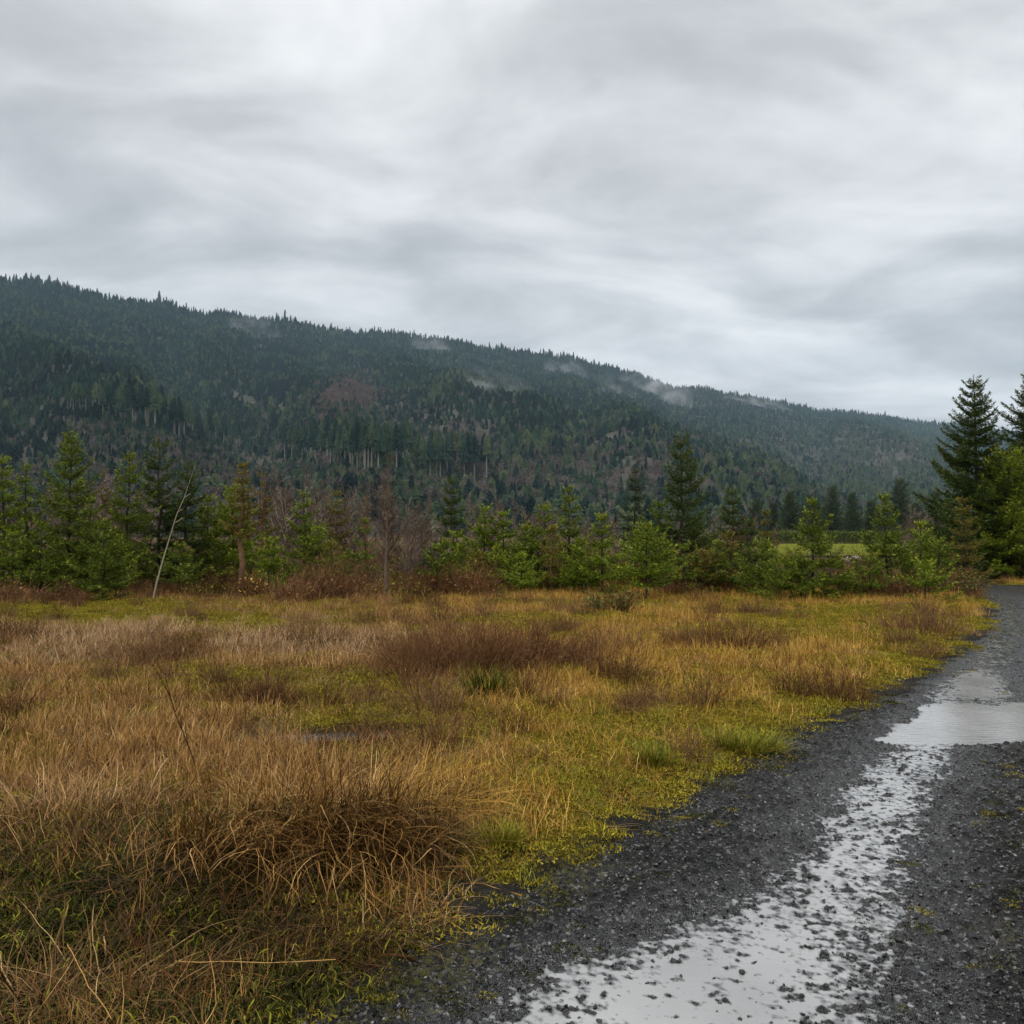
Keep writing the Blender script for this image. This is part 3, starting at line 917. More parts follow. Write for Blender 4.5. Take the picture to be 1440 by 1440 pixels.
for X, Yt in THK:
    D = rng.uniform(42, 62); x = gx(X, D); H = (HZ - Yt) / F * D + CAMH
    k = rng.integers(0, 5)
    root = thing('alder_tree', 'bare brownish alder in the thicket behind the row of young conifers', 'bare tree', (x, D, 0), 'bare alders behind the young conifers')
    root.rotation_euler.z = rng.random() * 6.28
    root.scale = (H * rng.uniform(1.0, 1.5),) * 2 + (H,)
    for q in protos[k][0]:
        ob('trunk', q, root)
    ob('crown', protos[k][1], root)

# ------------------------------------------------------------------ shrubs
SHR = [
    # X, base row, width px, height px, twigs, leaf material, n, leaves, label
    (478, 846, 95, 44, 'redtwig', 'rust', 420, 500, 'dark red twiggy bush at the foot of the row, right of the pale birch clump'),
    (418, 848, 70, 34, 'redtwig', 'rust', 300, 420, 'low rusty bush left of the dark red one'),
    (545, 840, 80, 34, 'twig', 'green', 260, 300, 'olive low bush around the foot of the reddish alder'),
    (612, 838, 70, 36, 'twig', 'rust', 280, 300, 'brown low bush under the blue green conifer'),
    (668, 838, 90, 40, 'twig', 'rust', 340, 360, 'brown low bush below the full green conifers'),
    (590, 846, 50, 22, 'twig', 'green', 160, 260, 'small leafy bush right of the reddish alder foot'),
    (352, 842, 60, 32, 'redtwig', 'ochre', 240, 400, 'bush with yellowed leaves near the bare orange trunk'),
    (295, 844, 70, 36, 'twig', 'green', 260, 520, 'leafy bramble bush right of the foot of the leaning white stem'),
    (232, 842, 50, 20, 'twig', 'rust', 180, 160, 'dark brown bramble under the leaning white stem'),
    (182, 838, 60, 26, 'redtwig', 'rust', 200, 260, 'rusty dead bracken right of the small front conifer'),
    (95, 848, 60, 26, 'redtwig', 'rust', 200, 260, 'rusty dead bracken in front of the tallest left conifer'),
    (20, 850, 70, 28, 'redtwig', 'rust', 240, 260, 'rusty dead bracken at the left edge'),
    (845, 866, 34, 36, 'twig', 'hedge', 60, 260, 'small grey green bush in the grass, the left of a pair'),
    (873, 868, 34, 36, 'twig', 'hedge', 60, 240, 'small grey green bush in the grass, the right of a pair'),
    (1020, 838, 60, 34, 'redtwig', 'rust', 260, 300, 'reddish brown bush under the orange sapling'),
    (1196, 842, 50, 44, 'redtwig', 'rust', 260, 240, 'red brown bush right of the broad skirted conifer'),
    (1250, 846, 70, 40, 'redtwig', 'rust', 300, 260, 'red brown bush below the sparse topped conifer'),
    (1316, 838, 40, 36, 'redtwig', 'pink', 240, 200, 'reddish grey bush left of the dark roadside bush'),
    (1356, 838, 44, 34, 'twig', 'hedge', 160, 700, 'dark green rounded bush where the track bends out of sight'),
    (950, 840, 50, 26, 'redtwig', 'rust', 200, 220, 'brown bush below the tallest middle conifer'),
]
for i, (X, Yb, wp, hp, tm, lm, n, nl, label) in enumerate(SHR):
    rng = np.random.default_rng(400 + i)
    D = gd(Yb); x = gx(X, D)
    z = float(ground_z(np.array([x]), np.array([D]))[0])
    root = thing('bush', label, 'bush', (x, D, z - .02))
    a, l = shrub(rng, hp / F * D * 1.1, wp / F * D, n, nl, twig=.006)
    add_crown(l, (a[0], np.vstack(a[1]), a[2]), M[lm], M[tm], root).name = 'bush_crown'

FSH = [
    (655, 952, 200, 100, 'twig', 1500, 'wide dark brown dead shrub in the middle of the field'),
    (745, 940, 120, 70, 'twig', 800, 'brown dead shrub right of the wide dark one'),
    (590, 935, 90, 50, 'twig', 360, 'brown dead shrub left of the wide dark one'),
    (850, 920, 110, 40, 'redtwig', 420, 'low reddish shrub right of the field middle'),
    (1020, 918, 130, 46, 'twig', 520, 'dark shrub in the right of the field, below the tallest conifer'),
    (955, 908, 70, 30, 'redtwig', 260, 'low red brown shrub between the two grey green bushes and the dark one'),
    (1292, 892, 110, 44, 'redtwig', 420, 'reddish upright shrub by the track bend'),
    (1060, 866, 60, 22, 'redtwig', 220, 'thin reddish shrub near the foot of the low green conifers'),
    (358, 990, 110, 62, 'twig', 420, 'dark radiating dead shrub in the left of the field'),
    (190, 925, 110, 40, 'redtwig', 340, 'rusty shrub in the faded grass at left'),
    (25, 905, 90, 44, 'redtwig', 320, 'rusty shrub in the faded grass at the left edge'),
    (430, 905, 120, 30, 'redtwig', 340, 'low rusty shrub in the faded grass left of the wide dark one'),
    (905, 1000, 100, 40, 'redtwig', 300, 'thin reddish stalks right of the field middle'),
    (1180, 985, 90, 60, 'twig', 260, 'upright brown stalks near the track edge'),
    (990, 878, 24, 40, 'twig', 40, 'lone dark forked twig standing in the far grass'),
]
for i, (X, Yb, wp, hp, tm, n, label) in enumerate(FSH):
    rng = np.random.default_rng(450 + i)
    hp *= .72; wp *= 1.15; n = int(n * .7)
    D = gd(Yb); x = gx(X, D)
    z = float(ground_z(np.array([x]), np.array([D]))[0])
    a, l = shrub(rng, hp / F * D * 1.1, wp / F * D, n, 0, twig=.0028 * max(1, D / 9), spread=.8)
    v, f, t = a
    me = mesh('dead_shrub', v, f, M[tm], tint=t)
    tag(ob('dead_shrub', me, loc=(x, D, z - .01)), label, 'shrub')

# single dry stalks
STK = [((284, 1098), (228, 938), .012, 'tall dark forked stalk leaning left in the foreground grass', 5),
       ((268, 1010), (256, 885), .008, 'thin upright stalk left of the dark radiating shrub', 2),
       ((558, 1036), (556, 940), .006, 'thin upright stalk by the muddy pool', 1),
       ((322, 1075), (330, 985), .006, 'short upright stalk beside the tall forked one', 2),
       ((892, 1052), (880, 968), .007, 'upright brown stalk in the mossy grass right of the pool', 3),
       ((190, 1190), (186, 1120), .006, 'short broken stalk in the left foreground', 1),
       ((400, 1105), (404, 1035), .005, 'thin pale stalk in the grass left of the big tussock', 1)]
for i, ((X0, Y0), (X1, Y1), r, label, nf) in enumerate(STK):
    rng = np.random.default_rng(480 + i)
    D = gd(Y0); x = gx(X0, D); z = float(ground_z(np.array([x]), np.array([D]))[0])
    top = np.array([gx(X1, D) - x, rng.normal(0, .05), (Y0 - Y1) / F * D])
    tt = np.linspace(0, 1, 8)[:, None]
    P = top * tt + rng.normal(0, .008, (8, 3)) * tt
    rows = [np.concatenate([P[:-1], P[1:], r * .5 * (1 - .7 * tt[:-1]), r * .5 * (1 - .7 * tt[1:])], 1)]
    for k in range(nf):
        j = rng.integers(2, 6); d = nrm(nrm(top) + rng.normal(0, .45, 3)); L = np.linalg.norm(top) * rng.uniform(.2, .5)
        e = P[j] + d * L
        rows.append(np.array([[*P[j], *e, r * .3, r * .12]]))
    S = np.vstack(rows)
    v, f, t = segs_mesh(S, np.full(len(S), .25), 5)
    tag(ob('dry_stalk', mesh('dry_stalk', v, f, M['twig'], tint=t), loc=(x, D, z - .01)), label, 'stalk')


# ------------------------------------------------------------------ tussocks in the foreground
def tussock(name, label, X, Y, n, rx, ry, lens, lean, curl, width, mat, azm=None, azs=1.5, wander=.19, tint=(.5, .2), mound=.12):
    rng = np.random.default_rng(abs(hash((X, Y))) % 99991)
    D = gd(Y); x = gx(X, D)
    r = np.sqrt(rng.random(n)); a = rng.random(n) * 2 * np.pi
    bx, by = rx * r * np.cos(a), ry * r * np.sin(a)
    zz = ground_z(x + bx, D + by) + mound * (1 - r ** 2) * rng.random(n)
    z0 = float(ground_z(np.array([x]), np.array([D]))[0])
    az = a + rng.normal(0, .6, n) if azm is None else rng.normal(azm, azs, n)
    v, f, t = ribbons(n, rng, 0, lens, lean, curl, width, segs=7, az=az, wander=wander,
                      base=np.stack([bx, by, zz - z0], 1), tint=tint, zbase=-.12)
    # keep blades on the soil, not under it
    zg = ground_z(x + v[:, 0], D + v[:, 1]) - z0
    v[:, 2] = np.maximum(v[:, 2], zg + .004 + .02 * np.random.default_rng(1).random(len(v)))
    tag(ob(name, mesh(name, v, f, M[mat], tint=t), loc=(x, D, z0)), label, 'grass tussock')


R_ = math.radians
tussock('grass_tussock', 'biggest brown tussock in the foreground, its long blades drooping towards the viewer', 430, 1222, 1150, .72, .24, (.3, .62), (.7, .35), (1.0, .4), .0052, 'straw', R_(-52), .55, mound=.11, tint=(.40, .24))
tussock('grass_tussock', 'dense rust brown tussock at the right of the biggest one', 535, 1205, 620, .42, .24, (.25, .55), (.7, .3), (1.1, .5), .005, 'shadestraw', R_(-45), .7, mound=.09, tint=(.5, .22))
tussock('grass_tussock', 'straw coloured tussock combed to the right towards the gravel', 590, 1165, 330, .35, .25, (.25, .55), (.95, .3), (.7, .45), .005, 'ochre', R_(-16), .6, mound=.1, tint=(.55, .2))
tussock('grass_tussock', 'flattened brown tussock left of the biggest one, over dark moss', 265, 1260, 300, .5, .28, (.3, .6), (1.2, .2), (.5, .3), .005, 'shadestraw', R_(-60), 1.2, mound=.05, tint=(.24, .2))
tussock('grass_tussock', 'flattened reddish tussock in front of the biggest one', 400, 1320, 330, .42, .2, (.3, .55), (1.2, .2), (.45, .3), .0045, 'shadestraw', R_(-30), 1.0, mound=.04, tint=(.24, .2))
tussock('grass_tussock', 'pale straw tussock at the left edge in front of the tall stalk', 120, 1150, 330, .5, .35, (.15, .4), (.6, .35), (.9, .7), .0045, 'pink', None, mound=.08, tint=(.5, .2))
tussock('grass_tussock', 'tangled dark tussock in the bottom left corner', 110, 1370, 190, .45, .22, (.25, .5), (1.15, .25), (.6, .4), .0045, 'shadestraw', None, mound=.05, tint=(.5, .25))
tussock('grass_tussock', 'upright tawny tussock behind the biggest one', 470, 1130, 380, .7, .3, (.15, .38), (.45, .3), (.8, .7), .0045, 'straw', None, mound=.08, tint=(.5, .2))
tussock('green_tuft', 'bright green grass tuft at the gravel edge right of the combed tussock', 705, 1200, 260, .10, .07, (.08, .17), (.3, .2), (.7, .3), .005, 'green', None, mound=.02, tint=(.6, .2))
tussock('green_tuft', 'green grass tuft standing in the moss near the track', 920, 1088, 300, .13, .09, (.10, .22), (.3, .2), (.6, .3), .005, 'green', None, mound=.02, tint=(.35, .2))
tussock('green_tuft', 'wide dark green grass clump beside the track edge', 1045, 1058, 700, .30, .15, (.10, .24), (.4, .25), (.8, .4), .005, 'green', None, mound=.03, tint=(.4, .2))
tussock('rush_tuft', 'green rush tuft in the middle of the field behind the muddy pool', 684, 988, 360, .22, .15, (.22, .38), (.4, .25), (.5, .3), .007, 'green', None, mound=.02, tint=(.25, .2))

# fallen pale straws
for X, Y, L, az, label in ((365, 1366, .62, 1, 'long pale straw lying level in the foreground moss'),
                           (130, 1385, .7, -52, 'long bent straw lying in the bottom left corner')):
    rng = np.random.default_rng(int(X))
    D = gd(Y); x = gx(X, D); z = float(ground_z(np.array([x]), np.array([D]))[0])
    a = R_(az); t = np.linspace(-.5, .5, 8)[:, None]
    P = np.concatenate([math.cos(a) * L * t, math.sin(a) * L * t, .09 + .02 * t ** 2], 1) + rng.normal(0, .004, (8, 3))
    v, f, q = tube(P, np.full(8, .0019), 5)
    tag(ob('fallen_straw', mesh('fallen_straw', v, f, M['straw'], True, tint=np.full(len(v), .6)), loc=(x, D, z)), label, 'straw')


# ------------------------------------------------------------------ scattered stuff (geometry-node instances)
def scatter(name, label, cat_, P, rot, scl, idx, metas):
    """points with a turn, a size and a kind each; every point carries a copy of one of the little meshes"""
    me = bpy.data.meshes.new(name)
    n = len(P)
    me.vertices.add(n); me.vertices.foreach_set('co', np.asarray(P, np.float32).ravel())
    a = me.attributes.new('rot', 'FLOAT_VECTOR', 'POINT'); a.data.foreach_set('vector', np.asarray(rot, np.float32).ravel())
    s = np.asarray(scl, np.float32)
    s = np.repeat(s[:, None], 3, 1) if s.ndim == 1 else s
    a = me.attributes.new('scl', 'FLOAT_VECTOR', 'POINT'); a.data.foreach_set('vector', s.ravel())
    a = me.attributes.new('idx', 'INT', 'POINT'); a.data.foreach_set('value', np.asarray(idx, np.int32))
    o = ob(name, me)
    tag(o, label, cat_, kind='stuff')
    g = bpy.data.node_groups.new(name + '_scatter', 'GeometryNodeTree')
    g.interface.new_socket('Geometry', in_out='INPUT', socket_type='NodeSocketGeometry')
    g.interface.new_socket('Geometry', in_out='OUTPUT', socket_type='NodeSocketGeometry')
    nin = g.nodes.new('NodeGroupInput'); nout = g.nodes.new('NodeGroupOutput')
    join = g.nodes.new('GeometryNodeJoinGeometry')
    insts = []
    for m in metas:
        po = bpy.data.objects.new(m.name, m)
        oi = g.nodes.new('GeometryNodeObjectInfo'); oi.inputs['Object'].default_value = po
        gi = g.nodes.new('GeometryNodeGeometryToInstance')
        g.links.new(oi.outputs['Geometry'], gi.inputs[0]); insts.append(gi)
    for gi in reversed(insts):          # the join keeps the order reversed to linking
        g.links.new(gi.outputs[0], join.inputs[0])
    ip = g.nodes.new('GeometryNodeInstanceOnPoints')
    m2p = g.nodes.new('GeometryNodeMeshToPoints')
    g.links.new(nin.outputs[0], m2p.inputs['Mesh']); g.links.new(m2p.outputs[0], ip.inputs['Points'])
    g.links.new(join.outputs[0], ip.inputs['Instance']); ip.inputs['Pick Instance'].default_value = True

    def na(nm, ty):
        q = g.nodes.new('GeometryNodeInputNamedAttribute'); q.data_type = ty; q.inputs['Name'].default_value = nm
        return q.outputs['Attribute']
    g.links.new(na('idx', 'INT'), ip.inputs['Instance Index'])
    g.links.new(na('rot', 'FLOAT_VECTOR'), ip.inputs['Rotation'])
    g.links.new(na('scl', 'FLOAT_VECTOR'), ip.inputs['Scale'])
    g.links.new(ip.outputs[0], nout.inputs[0])
    md = o.modifiers.new('scatter', 'NODES'); md.node_group = g
    return o


def clump(name, mat, seed, **kw):
    rng = np.random.default_rng(seed)
    v, f, t = ribbons(rng=rng, **kw)
    return mesh(name, v, f, M[mat], tint=t)


def pts(n, seed, d0=2.2, d1=31, power=0.0):
    rng = np.random.default_rng(seed)
    u = rng.random(n)
    D = d0 + (d1 - d0) * u if power == 0 else (d0 ** (1 + power) + u * (d1 ** (1 + power) - d0 ** (1 + power))) ** (1 / (1 + power))
    T = rng.uniform(-.78, .86, n)
    return T * (D + .8), D, rng


def put(name, label, cat_, n, seed, wfun, metas, smin, smax, kind_of=None, d1=31, tilt=.12, power=0.0, far_grow=.0, sink=.01, zfun=None):
    x, y, rng = pts(n, seed, d1=d1, power=power)
    s = track_s(x, y)
    c = covers(x, y, s)
    keep = rng.random(n) < wfun(c, x, y, s)
    x, y, s = x[keep], y[keep], s[keep]
    c = {k: v[keep] for k, v in c.items()}
    z = (ground_z(x, y, s) if zfun is None else zfun(x, y, s)) - sink
    k = len(x)
    rot = np.stack([rng.normal(0, tilt, k), rng.normal(0, tilt, k), rng.random(k) * 6.283], 1)
    scl = rng.uniform(smin, smax, k) * (1 + far_grow * np.clip(y / 20, 0, 1.5))
    idx = rng.integers(0, len(metas), k) if kind_of is None else kind_of(c, rng, k)
    scatter(name, label, cat_, np.stack([x, y, z], 1), rot, scl, idx, metas)
    return k


UP = dict(n=36, rad=.14, lens=(.05, .23), lean=(.42, .3), curl=(.8, .7), width=.0042, segs=5, wander=.4)
up_m = [clump('tall_grass', m, 500 + i, **dict(UP, tint=(.5, .22))) for i, m in enumerate(('straw', 'straw', 'straw', 'ochre', 'ochre', 'ochre', 'pink', 'pink', 'pink', 'rust', 'rust'))]


def up_kind(c, rng, k):
    base = np.where(rng.random(k) < c['pink'], 6, np.where(rng.random(k) < c['ochre'], 3, 0))
    rust = rng.random(k) < np.clip(.12 + .5 * (c['n1']), 0, .5)
    return np.where(rust, 9 + rng.integers(0, 2, k), base + rng.integers(0, 3, k))


put('dry_grass', 'dead tan and russet grass standing all over the field', 'grass', 27000, 51, lambda c, x, y, s: c['off'] * c['upright'], up_m, .55, 1.15, up_kind, far_grow=.25)

MT = dict(n=34, rad=.16, lens=(.15, .42), lean=(1.2, .22), curl=(.45, .3), width=.0042, segs=6, wander=.22)
mt_m = [clump('flat_grass', m, 530 + i, **dict(MT, tint=(.45, .22))) for i, m in enumerate(('shadestraw', 'shadestraw', 'rust', 'ochre', 'pink'))]
put('matted_grass', 'flattened tangled dead grass lying over the moss', 'grass', 24000, 52, lambda c, x, y, s: c['off'] * c['mat'], mt_m, .45, .95, d1=30, tilt=.08,
    kind_of=lambda c, rng, k: np.where(c['bl'] > .4, rng.choice([0, 1, 2], k), np.where(rng.random(k) < c['ochre'], 3, rng.integers(0, 5, k))))

GR = dict(n=40, rad=.10, lens=(.04, .13), lean=(.35, .2), curl=(.8, .4), width=.0040, segs=3, wander=.1)
gr_m = [clump('green_blades', 'green', 550 + i, **dict(GR, tint=(.5, .25))) for i in range(3)]
put('green_grass', 'short fresh grass along the track and in the damp patches', 'grass', 22000, 53, lambda c, x, y, s: sstep(.28, -.45, c['ri'] + .4 * c['n2']) * sstep(.9, 1.1, field_pool(x, y)) * c['green'], gr_m, .6, 1.1)


def moss_m(mat, seed, n=260, rad=.13, h=.019):
    rng = np.random.default_rng(seed)
    r = rad * np.sqrt(rng.random(n)); a = rng.random(n) * 6.283
    P = np.stack([r * np.cos(a), r * np.sin(a), h * .5 * (1 - (r / rad) ** 2)], 1)
    v, f, t = tris(P, nrm(rng.normal(0, .6, (n, 3)) + [0, 0, .8]), rng.uniform(.4, 1.2, n) * h, rng.uniform(.004, .008, n), rng, np.clip(rng.normal(.45, .25, n), 0, 1))
    return mesh('moss_pad', v, f, M[mat], tint=t)


ms_m = [moss_m('moss', 570 + i) for i in range(3)]
put('moss', 'yellow green moss carpeting the open patches of the field', 'moss', 46000, 54, lambda c, x, y, s: sstep(.30, -.55, c['ri'] + .35 * c['n2']) * sstep(.85, 1.05, field_pool(x, y)) * np.clip(1.35 * c['moss'] - .12, 0, 1), ms_m, .7, 1.5, far_grow=.6)

dk = dict(n=70, rad=.12, lens=(.025, .09), lean=(.9, .4), curl=(.9, .8), width=.006, segs=4, wander=.6)
dk_m = [clump('moss_sprigs', 'darkmoss', 590 + i, **dict(dk, tint=(.5, .25))) for i in range(3)]
put('dark_moss', 'dark feathery moss covering the bottom left of the field', 'moss', 30000, 55, lambda c, x, y, s: c['off'] * c['dark'], dk_m, .6, 1.3, d1=8)

put('verge_moss', 'ragged moss creeping onto the gravel edge and the middle of the track', 'moss', 26000, 58,
    lambda c, x, y, s: np.maximum(sstep(.75, .0, c['ri']) * sstep(-.1, .05, c['ri']) * np.clip(1.6 * (c['n2'] + .6 * perlin(x * 4, y * 4, 91)) - .12, 0, .9),
                                  .9 * np.exp(-((s - 1.05) / .42) ** 2) * np.clip(1.7 * (fbm(x * 2.2, y * 2.2, 3, 92)) + .30, 0, .9)) * (puddle_depth(x, y) < -.3),
    [moss_m(q, 580 + i, 90, .06, .012) for i, q in enumerate(('darkmoss', 'darkmoss', 'darkmoss', 'moss'))], .5, 1.2, d1=16, zfun=lambda x, y, s: np.maximum(road_z(x, y, s), ground_z(x, y, s)) + .012)

rng = np.random.default_rng(77)
br_m = []
for i in range(4):
    a, _ = shrub(rng, .42, .5, 60, 0, twig=.0035, spread=.9)
    v, f, t = a
    br_m.append(mesh('dead_stems', v, f, M['twig' if i % 2 else 'redtwig'], tint=t))
put('dead_weeds', 'thin dead weed stems scattered through the grass', 'weeds', 2600, 56,
    lambda c, x, y, s: c['off'] * np.clip(.10 + .9 * (c['n1'] + .3 * c['n2'] - .05), 0, .8) * sstep(2.5, 7, y) * (1 - c['bl']), br_m, .45, 1.05)

# scrub behind the row
sc_m = []
for i in range(4):
    rng = np.random.default_rng(80 + i)
    a, l = shrub(rng, 1.5, 1.8, 160, 420, twig=.008)
    v, f, t = cat([(a[0], np.vstack(a[1]), a[2])])
    me = mesh('scrub', np.vstack([v, l[0]]), [np.vstack(f), l[1] + len(v)], [M[('twig', 'mauvetwig', 'greytwig', 'twig')[i]], M[('darkmoss', 'rust', 'darkmoss', 'green')[i]]], tint=np.concatenate([t, l[2]]))
    mi = np.zeros(len(me.polygons), np.int32); mi[len(np.vstack(f)):] = 1
    me.polygons.foreach_set('material_index', mi); sc_m.append(me)
rng = np.random.default_rng(90)
n = 1000
D = rng.uniform(27, 66, n); T = rng.uniform(-.8, .56, n); x = T * D; s = track_s(x, D)
k = (road_in(x, D, s) < -1.0) & ~((D > 40) & (T > .27) & (T < .46) & (D > 44)) & (rng.random(n) < .9) & ~((T > .27) & (D > 30) & (rng.random(n) < .6))
x, D = x[k], D[k]
scatter('undergrowth', 'brown and olive scrub growing between and behind the young conifers', 'scrub', np.stack([x, D, np.zeros(len(x)) - .05], 1),
        np.stack([np.zeros(len(x)), np.zeros(len(x)), rng.random(len(x)) * 6.28], 1), rng.uniform(.35, .85, len(x)), rng.integers(0, 4, len(x)), sc_m)


# loose stones on the road
def stone_mesh(seed, sub=2):
    import bmesh
    rng = np.random.default_rng(seed)
    bm = bmesh.new(); bmesh.ops.create_icosphere(bm, subdivisions=sub, radius=1)
    me = bpy.data.meshes.new('stone'); bm.to_mesh(me); bm.free()
    v = np.empty(len(me.vertices) * 3, np.float32); me.vertices.foreach_get('co', v); v = v.reshape(-1, 3)
    for _ in range(9):                       # knock flats off it
        d = nrm(rng.normal(size=3)); lim = rng.uniform(.55, .85)
        h = v @ d; v = v - np.clip(h - lim, 0, None)[:, None] * d[None]
    v *= rng.uniform([.8, .65, .45], [1.2, 1.0, .7])
    me.vertices.foreach_set('co', v.astype(np.float32).ravel()); me.materials.append(M['stone']); me.update()
    return me


st_m = [stone_mesh(600 + i, 1) for i in range(5)]
x, y, rng = pts(170000, 60, d0=2.2, d1=15, power=-.5)
s = track_s(x, y); ri = road_in(x, y, s)
z = road_z(x, y, s)
k = (ri > -.18) & (puddle_depth(x, y) < .15) & (rng.random(len(x)) < np.where(z < WL, .58, .75))
x, y, z = x[k], y[k], z[k]
sz = (.0035 + .0105 * rng.random(len(x)) ** 3) * np.where(z < WL - .004, 1.25, 1)
scatter('gravel', 'loose wet pebbles strewn over the track', 'gravel', np.stack([x, y, z + sz * .2], 1), rng.normal(0, .5, (len(x), 3)) + np.stack([0 * x, 0 * x, rng.random(len(x)) * 6.28], 1), sz, rng.integers(0, 5, len(x)), st_m)

for i, (X, Y, r, label) in enumerate(((1000, 1249, .020, 'dark stone at the left rim of the near wet stretch'), (1363, 1346, .026, 'biggest dark stone on the right of the near wet stretch'),
                                      (1258, 1312, .020, 'dark stone on the right rim of the near wet stretch'), (1068, 1278, .016, 'dark stone in the near wet stretch below the rim stone'),
                                      (1128, 1264, .013, 'small stone in the middle of the near wet stretch'), (1234, 1162, .016, 'stone in the wet rut below the wide puddle'),
                                      (1410, 1290, .018, 'stone on the mossy middle of the track'), (1040, 1355, .016, 'stone in the water nearest the viewer'))):
    D = gd(Y); x = gx(X, D); xx, yy = np.array([x]), np.array([D])
    z = float(road_z(xx, yy, track_s(xx, yy))[0])
    me = stone_mesh(640 + i, 3)
    o = ob('stone', me, loc=(x, D, max(z, WL) + r * .22)); o.scale = (r,) * 3; o.rotation_euler = (.2, .1, i)
    tag(o, label, 'stone')


# ------------------------------------------------------------------ beyond the row: meadow, hedge, far trees
def sheet(name, x0, x1, y0, y1, z, mat, label, cat_):
    xs = np.linspace(x0, x1, 30); ys = np.linspace(y0, y1, 30)
    a, b = np.meshgrid(xs, ys)
    v = np.stack([a + .6 * perlin(b * .2, b * .1, 3), b, np.full_like(a, z)], -1)
    tag(ob(name, mesh(name, v, grid_faces(30, 30), mat)), label, cat_, kind='structure')


sheet('meadow', 4, 95, 62, 132, .16, M['meadow'], 'flat green meadow beyond the young conifers', 'meadow')
rng = np.random.default_rng(700)
n = 26000
hx = rng.uniform(18, 62, n); prof = 2.0 + .35 * fbm(hx * .3, hx * 0, 3, 5)
hz = rng.random(n) ** .7 * prof; hy = 133 + rng.normal(0, .6, n)
v, f, t = tris(np.stack([hx, hy, hz], 1), nrm(rng.normal(0, 1, (n, 3)) + [0, -.2, .5]), rng.uniform(.15, .35, n), rng.uniform(.1, .2, n), rng, np.clip(.45 + .2 * rng.normal(size=n), 0, 1))
tag(ob('hedge', mesh('hedge', v, f, M['hedge'], tint=t)), 'long green hedge along the far side of the meadow', 'hedge')
o = ob('boulder', stone_mesh(701, 3), loc=(gx(1206, 46), 46, .25)); o.scale = (.95, .6, .45)
o.data.materials.clear(); o.data.materials.append(M['boulder'])
tag(o, 'pale grey rock pile glimpsed at the near edge of the meadow', 'rock')

FAR = [(1112, 690, 205, 'dark far conifer nearest the left end of the hedge'), (1170, 682, 200, 'dark far conifer in the middle behind the hedge'),
       (1198, 692, 210, 'dark far conifer right of the middle one behind the hedge'), (1266, 672, 190, 'tallest dark far conifer, left of the big spruce'),
       (1226, 702, 215, 'short dark far conifer left of the tallest far one'), (1088, 706, 220, 'short dark far conifer left of the hedge'),
       (1148, 704, 215, 'short dark far conifer between the two tall ones behind the hedge'), (1138, 694, 225, 'far conifer slightly left of the middle one behind the hedge'),
       (1246, 706, 230, 'far conifer peeping out left of the tallest far one'), (1288, 706, 220, 'far conifer right of the tallest far one'),
       (1062, 700, 240, 'far conifer above the browned young one'), (1318, 690, 210, 'far conifer touching the big spruce from the left')]
for i, (X, Yt, D, label) in enumerate(FAR):
    rng = np.random.default_rng(720 + i)
    H = (HZ - Yt) / F * D + CAMH
    root = thing('far_conifer', label, 'conifer', (gx(X, D), D, 0))
    w, f, l = conifer(rng, H, H * .34, whorl=20, tuft=4.2, dens=.9, up=.4, power=.85, tips=.2)
    add_part('trunk', w, M['bark'], root, True); add_crown(f, l, M['con_grey'], M['bark'], root)


# ------------------------------------------------------------------ the long forested ridge
RX = [-1500, -700, -300, 0, 60, 100, 200, 270, 290, 300, 400, 500, 600, 700, 800, 900, 940, 1000, 1060, 1150, 1250, 1340, 1440, 1600, 2000, 2600]
RY = [420, 330, 345, 396, 400, 408, 428, 438, 442, 436, 454, 470, 478, 492, 506, 531, 545, 549, 561, 576, 588, 599, 612, 634, 690, 735]


def hill_par(X):
    Hh = (HZ - np.interp(X, RX, RY) + 4.0 * perlin(X / 62, X * 0 + .3, 807) + 2.2 * perlin(X / 23, X * 0 + .7, 808)) / F
    D1 = np.interp(X, [-1500, 0, 700, 1440, 2600], [2300, 2300, 3100, 4500, 6500])
    D0 = np.interp(X, [-1500, 0, 500, 900, 1440, 2600], [300, 330, 360, 420, 620, 900])
    return Hh, D0, D1


def hill_h(X, D):
    Hh, D0, D1 = hill_par(X)
    Hr = Hh * D1
    s = (D - D0) / (D1 - D0)
    sc = np.clip(s, 0, 1)
    ax, ay = X / F * D, D
    b = np.sin(np.pi * np.clip(s, 0, 1) ** .8)
    g = sc ** 1.28
    h = Hr * g + b * (52 * perlin(X / 210 + sc * 1.1, sc * 1.6, 801) + 26 * perlin(X / 90 + sc * 1.5, sc * 3.5, 802) + 10 * perlin(ax / 90, ay / 90, 803))
    h = np.where(s > 1, Hr * (1 - 1.3 * (s - 1)) + 12 * perlin(ax / 120, ay / 120, 804) * sstep(1, 1.06, s), h)
    return np.where(s < 0, -2.0 + 60 * s, h - 1.0 * (1 - sstep(0, .02, s)))


def hill_row(X, D):
    return HZ - F * (hill_h(X, D) - CAMH) / D


Xs = np.arange(-900, 2300, 9.0); ss = np.concatenate([np.linspace(-.02, .3, 90), np.linspace(.3, 1.25, 150)[1:]])
XX, SS = np.meshgrid(Xs, ss)
_, D0, D1 = hill_par(XX); DD = D0 + SS * (D1 - D0)
hh = hill_h(XX, DD)
YY = HZ - F * (hh - CAMH) / DD


def clearing(X, Y):
    w = 14 * fbm(X / 60, Y / 40, 2, 811)
    top = np.interp(X, [40, 100, 230, 330, 400, 480, 680, 720], [600, 588, 612, 634, 650, 662, 678, 700])
    a = np.minimum(Y - top, 1e9)
    dep = np.interp(X, [60, 120, 250, 350, 420, 690], [60, 85, 80, 50, 28, 22])
    return (a > 0) & (a < dep + w) & (X > 85 + w * 2) & (X < 690 + w)


